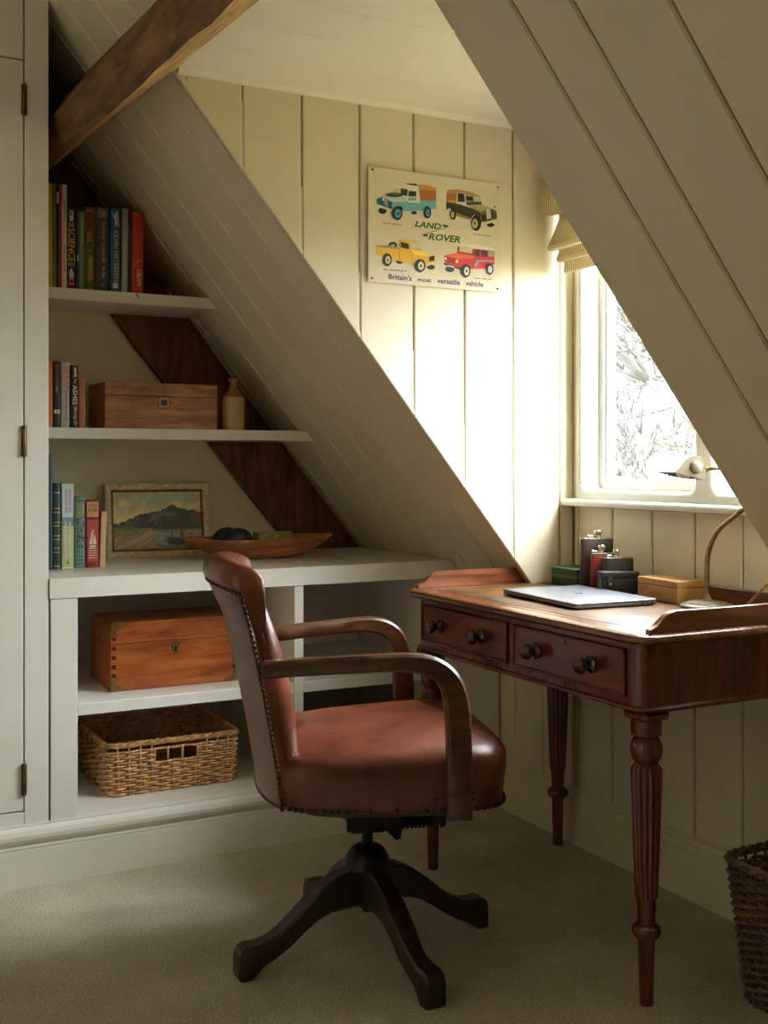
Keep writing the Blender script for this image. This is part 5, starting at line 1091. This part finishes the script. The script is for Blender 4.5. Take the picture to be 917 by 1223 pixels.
cc = thing('leather_case', 'small black leather case with a brass stud behind the laptop', 'case', (1.873, 2.335, ZD), math.radians(-19))
MB().box(0, .101, 0, .046, .0003, .047, .004, 2).build('body', BLK_LEATHER, cc, True); MB().box(-.001, .102, -.001, .047, .040, .060, .004, 2).build('lid', BLK_LEATHER, cc, True)
MB().box(.010, .028, -.0035, .0, .014, .050, .003, 2).build('strap', BLK_LEATHER, cc, True)
MB().lathe([(.0055, 0), (.0052, .002), (.003, .0035), (0, .004)], Matrix.Translation((.019, -.0033, .026)) @ Matrix.Rotation(PI/2, 4, 'X'), 14).build('stud', BRASS, cc, True)
wbx = hinged_box('wooden_box', 'pale birch box between the black case and the desk lamp', 'box', (1.912, 2.098, ZD), math.radians(-4), .093, .160, .037, .018, PALEW)
# desk lamp
dl = thing('desk_lamp', 'brass gooseneck desk lamp with a cream metal shade', 'lamp', (1.936, 2.022, ZD))
MB().lathe([(0, .0), (.061, .0), (.0635, .002), (.0635, .0055), (.060, .008), (.050, .0095), (.047, .0125), (.036, .0145), (.016, .0165), (0, .017)], None, 36).build('base', NICKEL, dl, True, ang=30)
MB().lathe([(0, .016), (.0125, .016), (.0125, .018), (.009, .022), (.0075, .028), (.0075, .032), (0, .033)], None, 18).build('stem_collar', NICKEL, dl, True, ang=40)
def smooth_path(ctrl, k=6):
    P = [Vector(p) for p in ctrl]; P = [2*P[0]-P[1]]+P+[2*P[-1]-P[-2]]; out = []
    for i in range(1, len(P)-2):
        for j in range(k):
            t = j/k; a, b, c, d = P[i-1:i+3]
            out.append(0.5*((2*b)+(c-a)*t+(2*a-5*b+4*c-d)*t*t+(3*b-a-3*c+d)*t**3))
    return out+[P[-2]]
stem = smooth_path([(1.936, 2.022, .805), (1.936, 2.022, .862), (1.936, 2.016, .912), (1.936, 1.985, .962), (1.936, 1.925, 1.003), (1.938, 1.875, 1.035), (1.943, 1.862, 1.070), (1.950, 1.90, 1.098), (1.956, 1.955, 1.108), (1.958, 1.99, 1.110)], 8)
sm = MB(); sm.tube(stem, .0056, 8, scale=[1+.07*(i % 2) for i in range(len(stem))]); sm.build('gooseneck', BRASS, dl, ang=60)
SP = Vector((1.937, 2.066, 1.112)); AX = Vector((.32, .947, 0)).normalized(); RT = Vector((AX.y, -AX.x, 0))
prof = [(-.052, -.012), (-.044, -.007), (-.036, .000), (-.028, .012), (-.018, .022), (-.006, .0275), (.006, .0285), (.018, .024), (.026, .014), (.0295, .001), (.0295, -.014), (.027, -.031)]
pin = [(x*.955+.0, z*.95-.001) for x, z in prof]
m = MB(); P3 = lambda q, d: SP+RT*q[0]+Vector((0, 0, q[1]))+AX*d
m.loft([[P3(q, d) for q in prof+pin[::-1]] for d in (0, .125)]); m.build('shade', NICKEL, dl, ang=40)
for d0, d1 in ((-.0012, .002), (.123, .1262)):
    m = MB(); m.loft([[P3(q, d) for q in prof] for d in (d0, d1)]); e = m.build('shade_end', NICKEL, dl, ang=40)
M = Matrix.Translation(SP+RT*.004+AX*-.001) @ AX.to_track_quat('-Z', 'Y').to_matrix().to_4x4()
MB().lathe([(.0165, 0), (.0155, .003), (.011, .0065), (.005, .0082), (0, .0085)], M, 20).build('shade_boss', NICKEL, dl, ang=60)
bu = MB(); q = SP+AX*.06+Vector((0, 0, -.014)); bu.ball(q, .016, (1, 1.5, 1)); bu.build('bulb', flat((226, 222, 210), 0.15), dl, ang=180)
bj = MB(); bj.ball(SP+RT*.036+AX*.01+Vector((0, 0, -.006)), .0075); bj.tube([SP+RT*.026+AX*.01+Vector((0, 0, -.006)), SP+RT*.05+AX*.0+Vector((0, 0, -.003)), Vector((1.957, 1.985, 1.110))], .0045, 8); bj.build('pivot_joint', BRASS, dl, ang=60)
cp = smooth_path([(1.975, 1.965, .781), (1.972, 1.938, .784), (1.966, 1.905, .806), (1.960, 1.868, .836), (1.958, 1.835, .853), (1.97, 1.79, .858), (2.02, 1.74, .84), (2.032, 1.71, .79), (2.034, 1.70, .60)], 8)
cm_ = MB()
for k in range(2):
    pts = []
    for i, p in enumerate(cp):
        a = i*1.1+PI*k; pts.append(p+Vector((0, math.cos(a)*.0018, math.sin(a)*.0018)))
    cm_.tube(pts, .0022, 6)
cm_.build('flex', CORD, dl, ang=60)
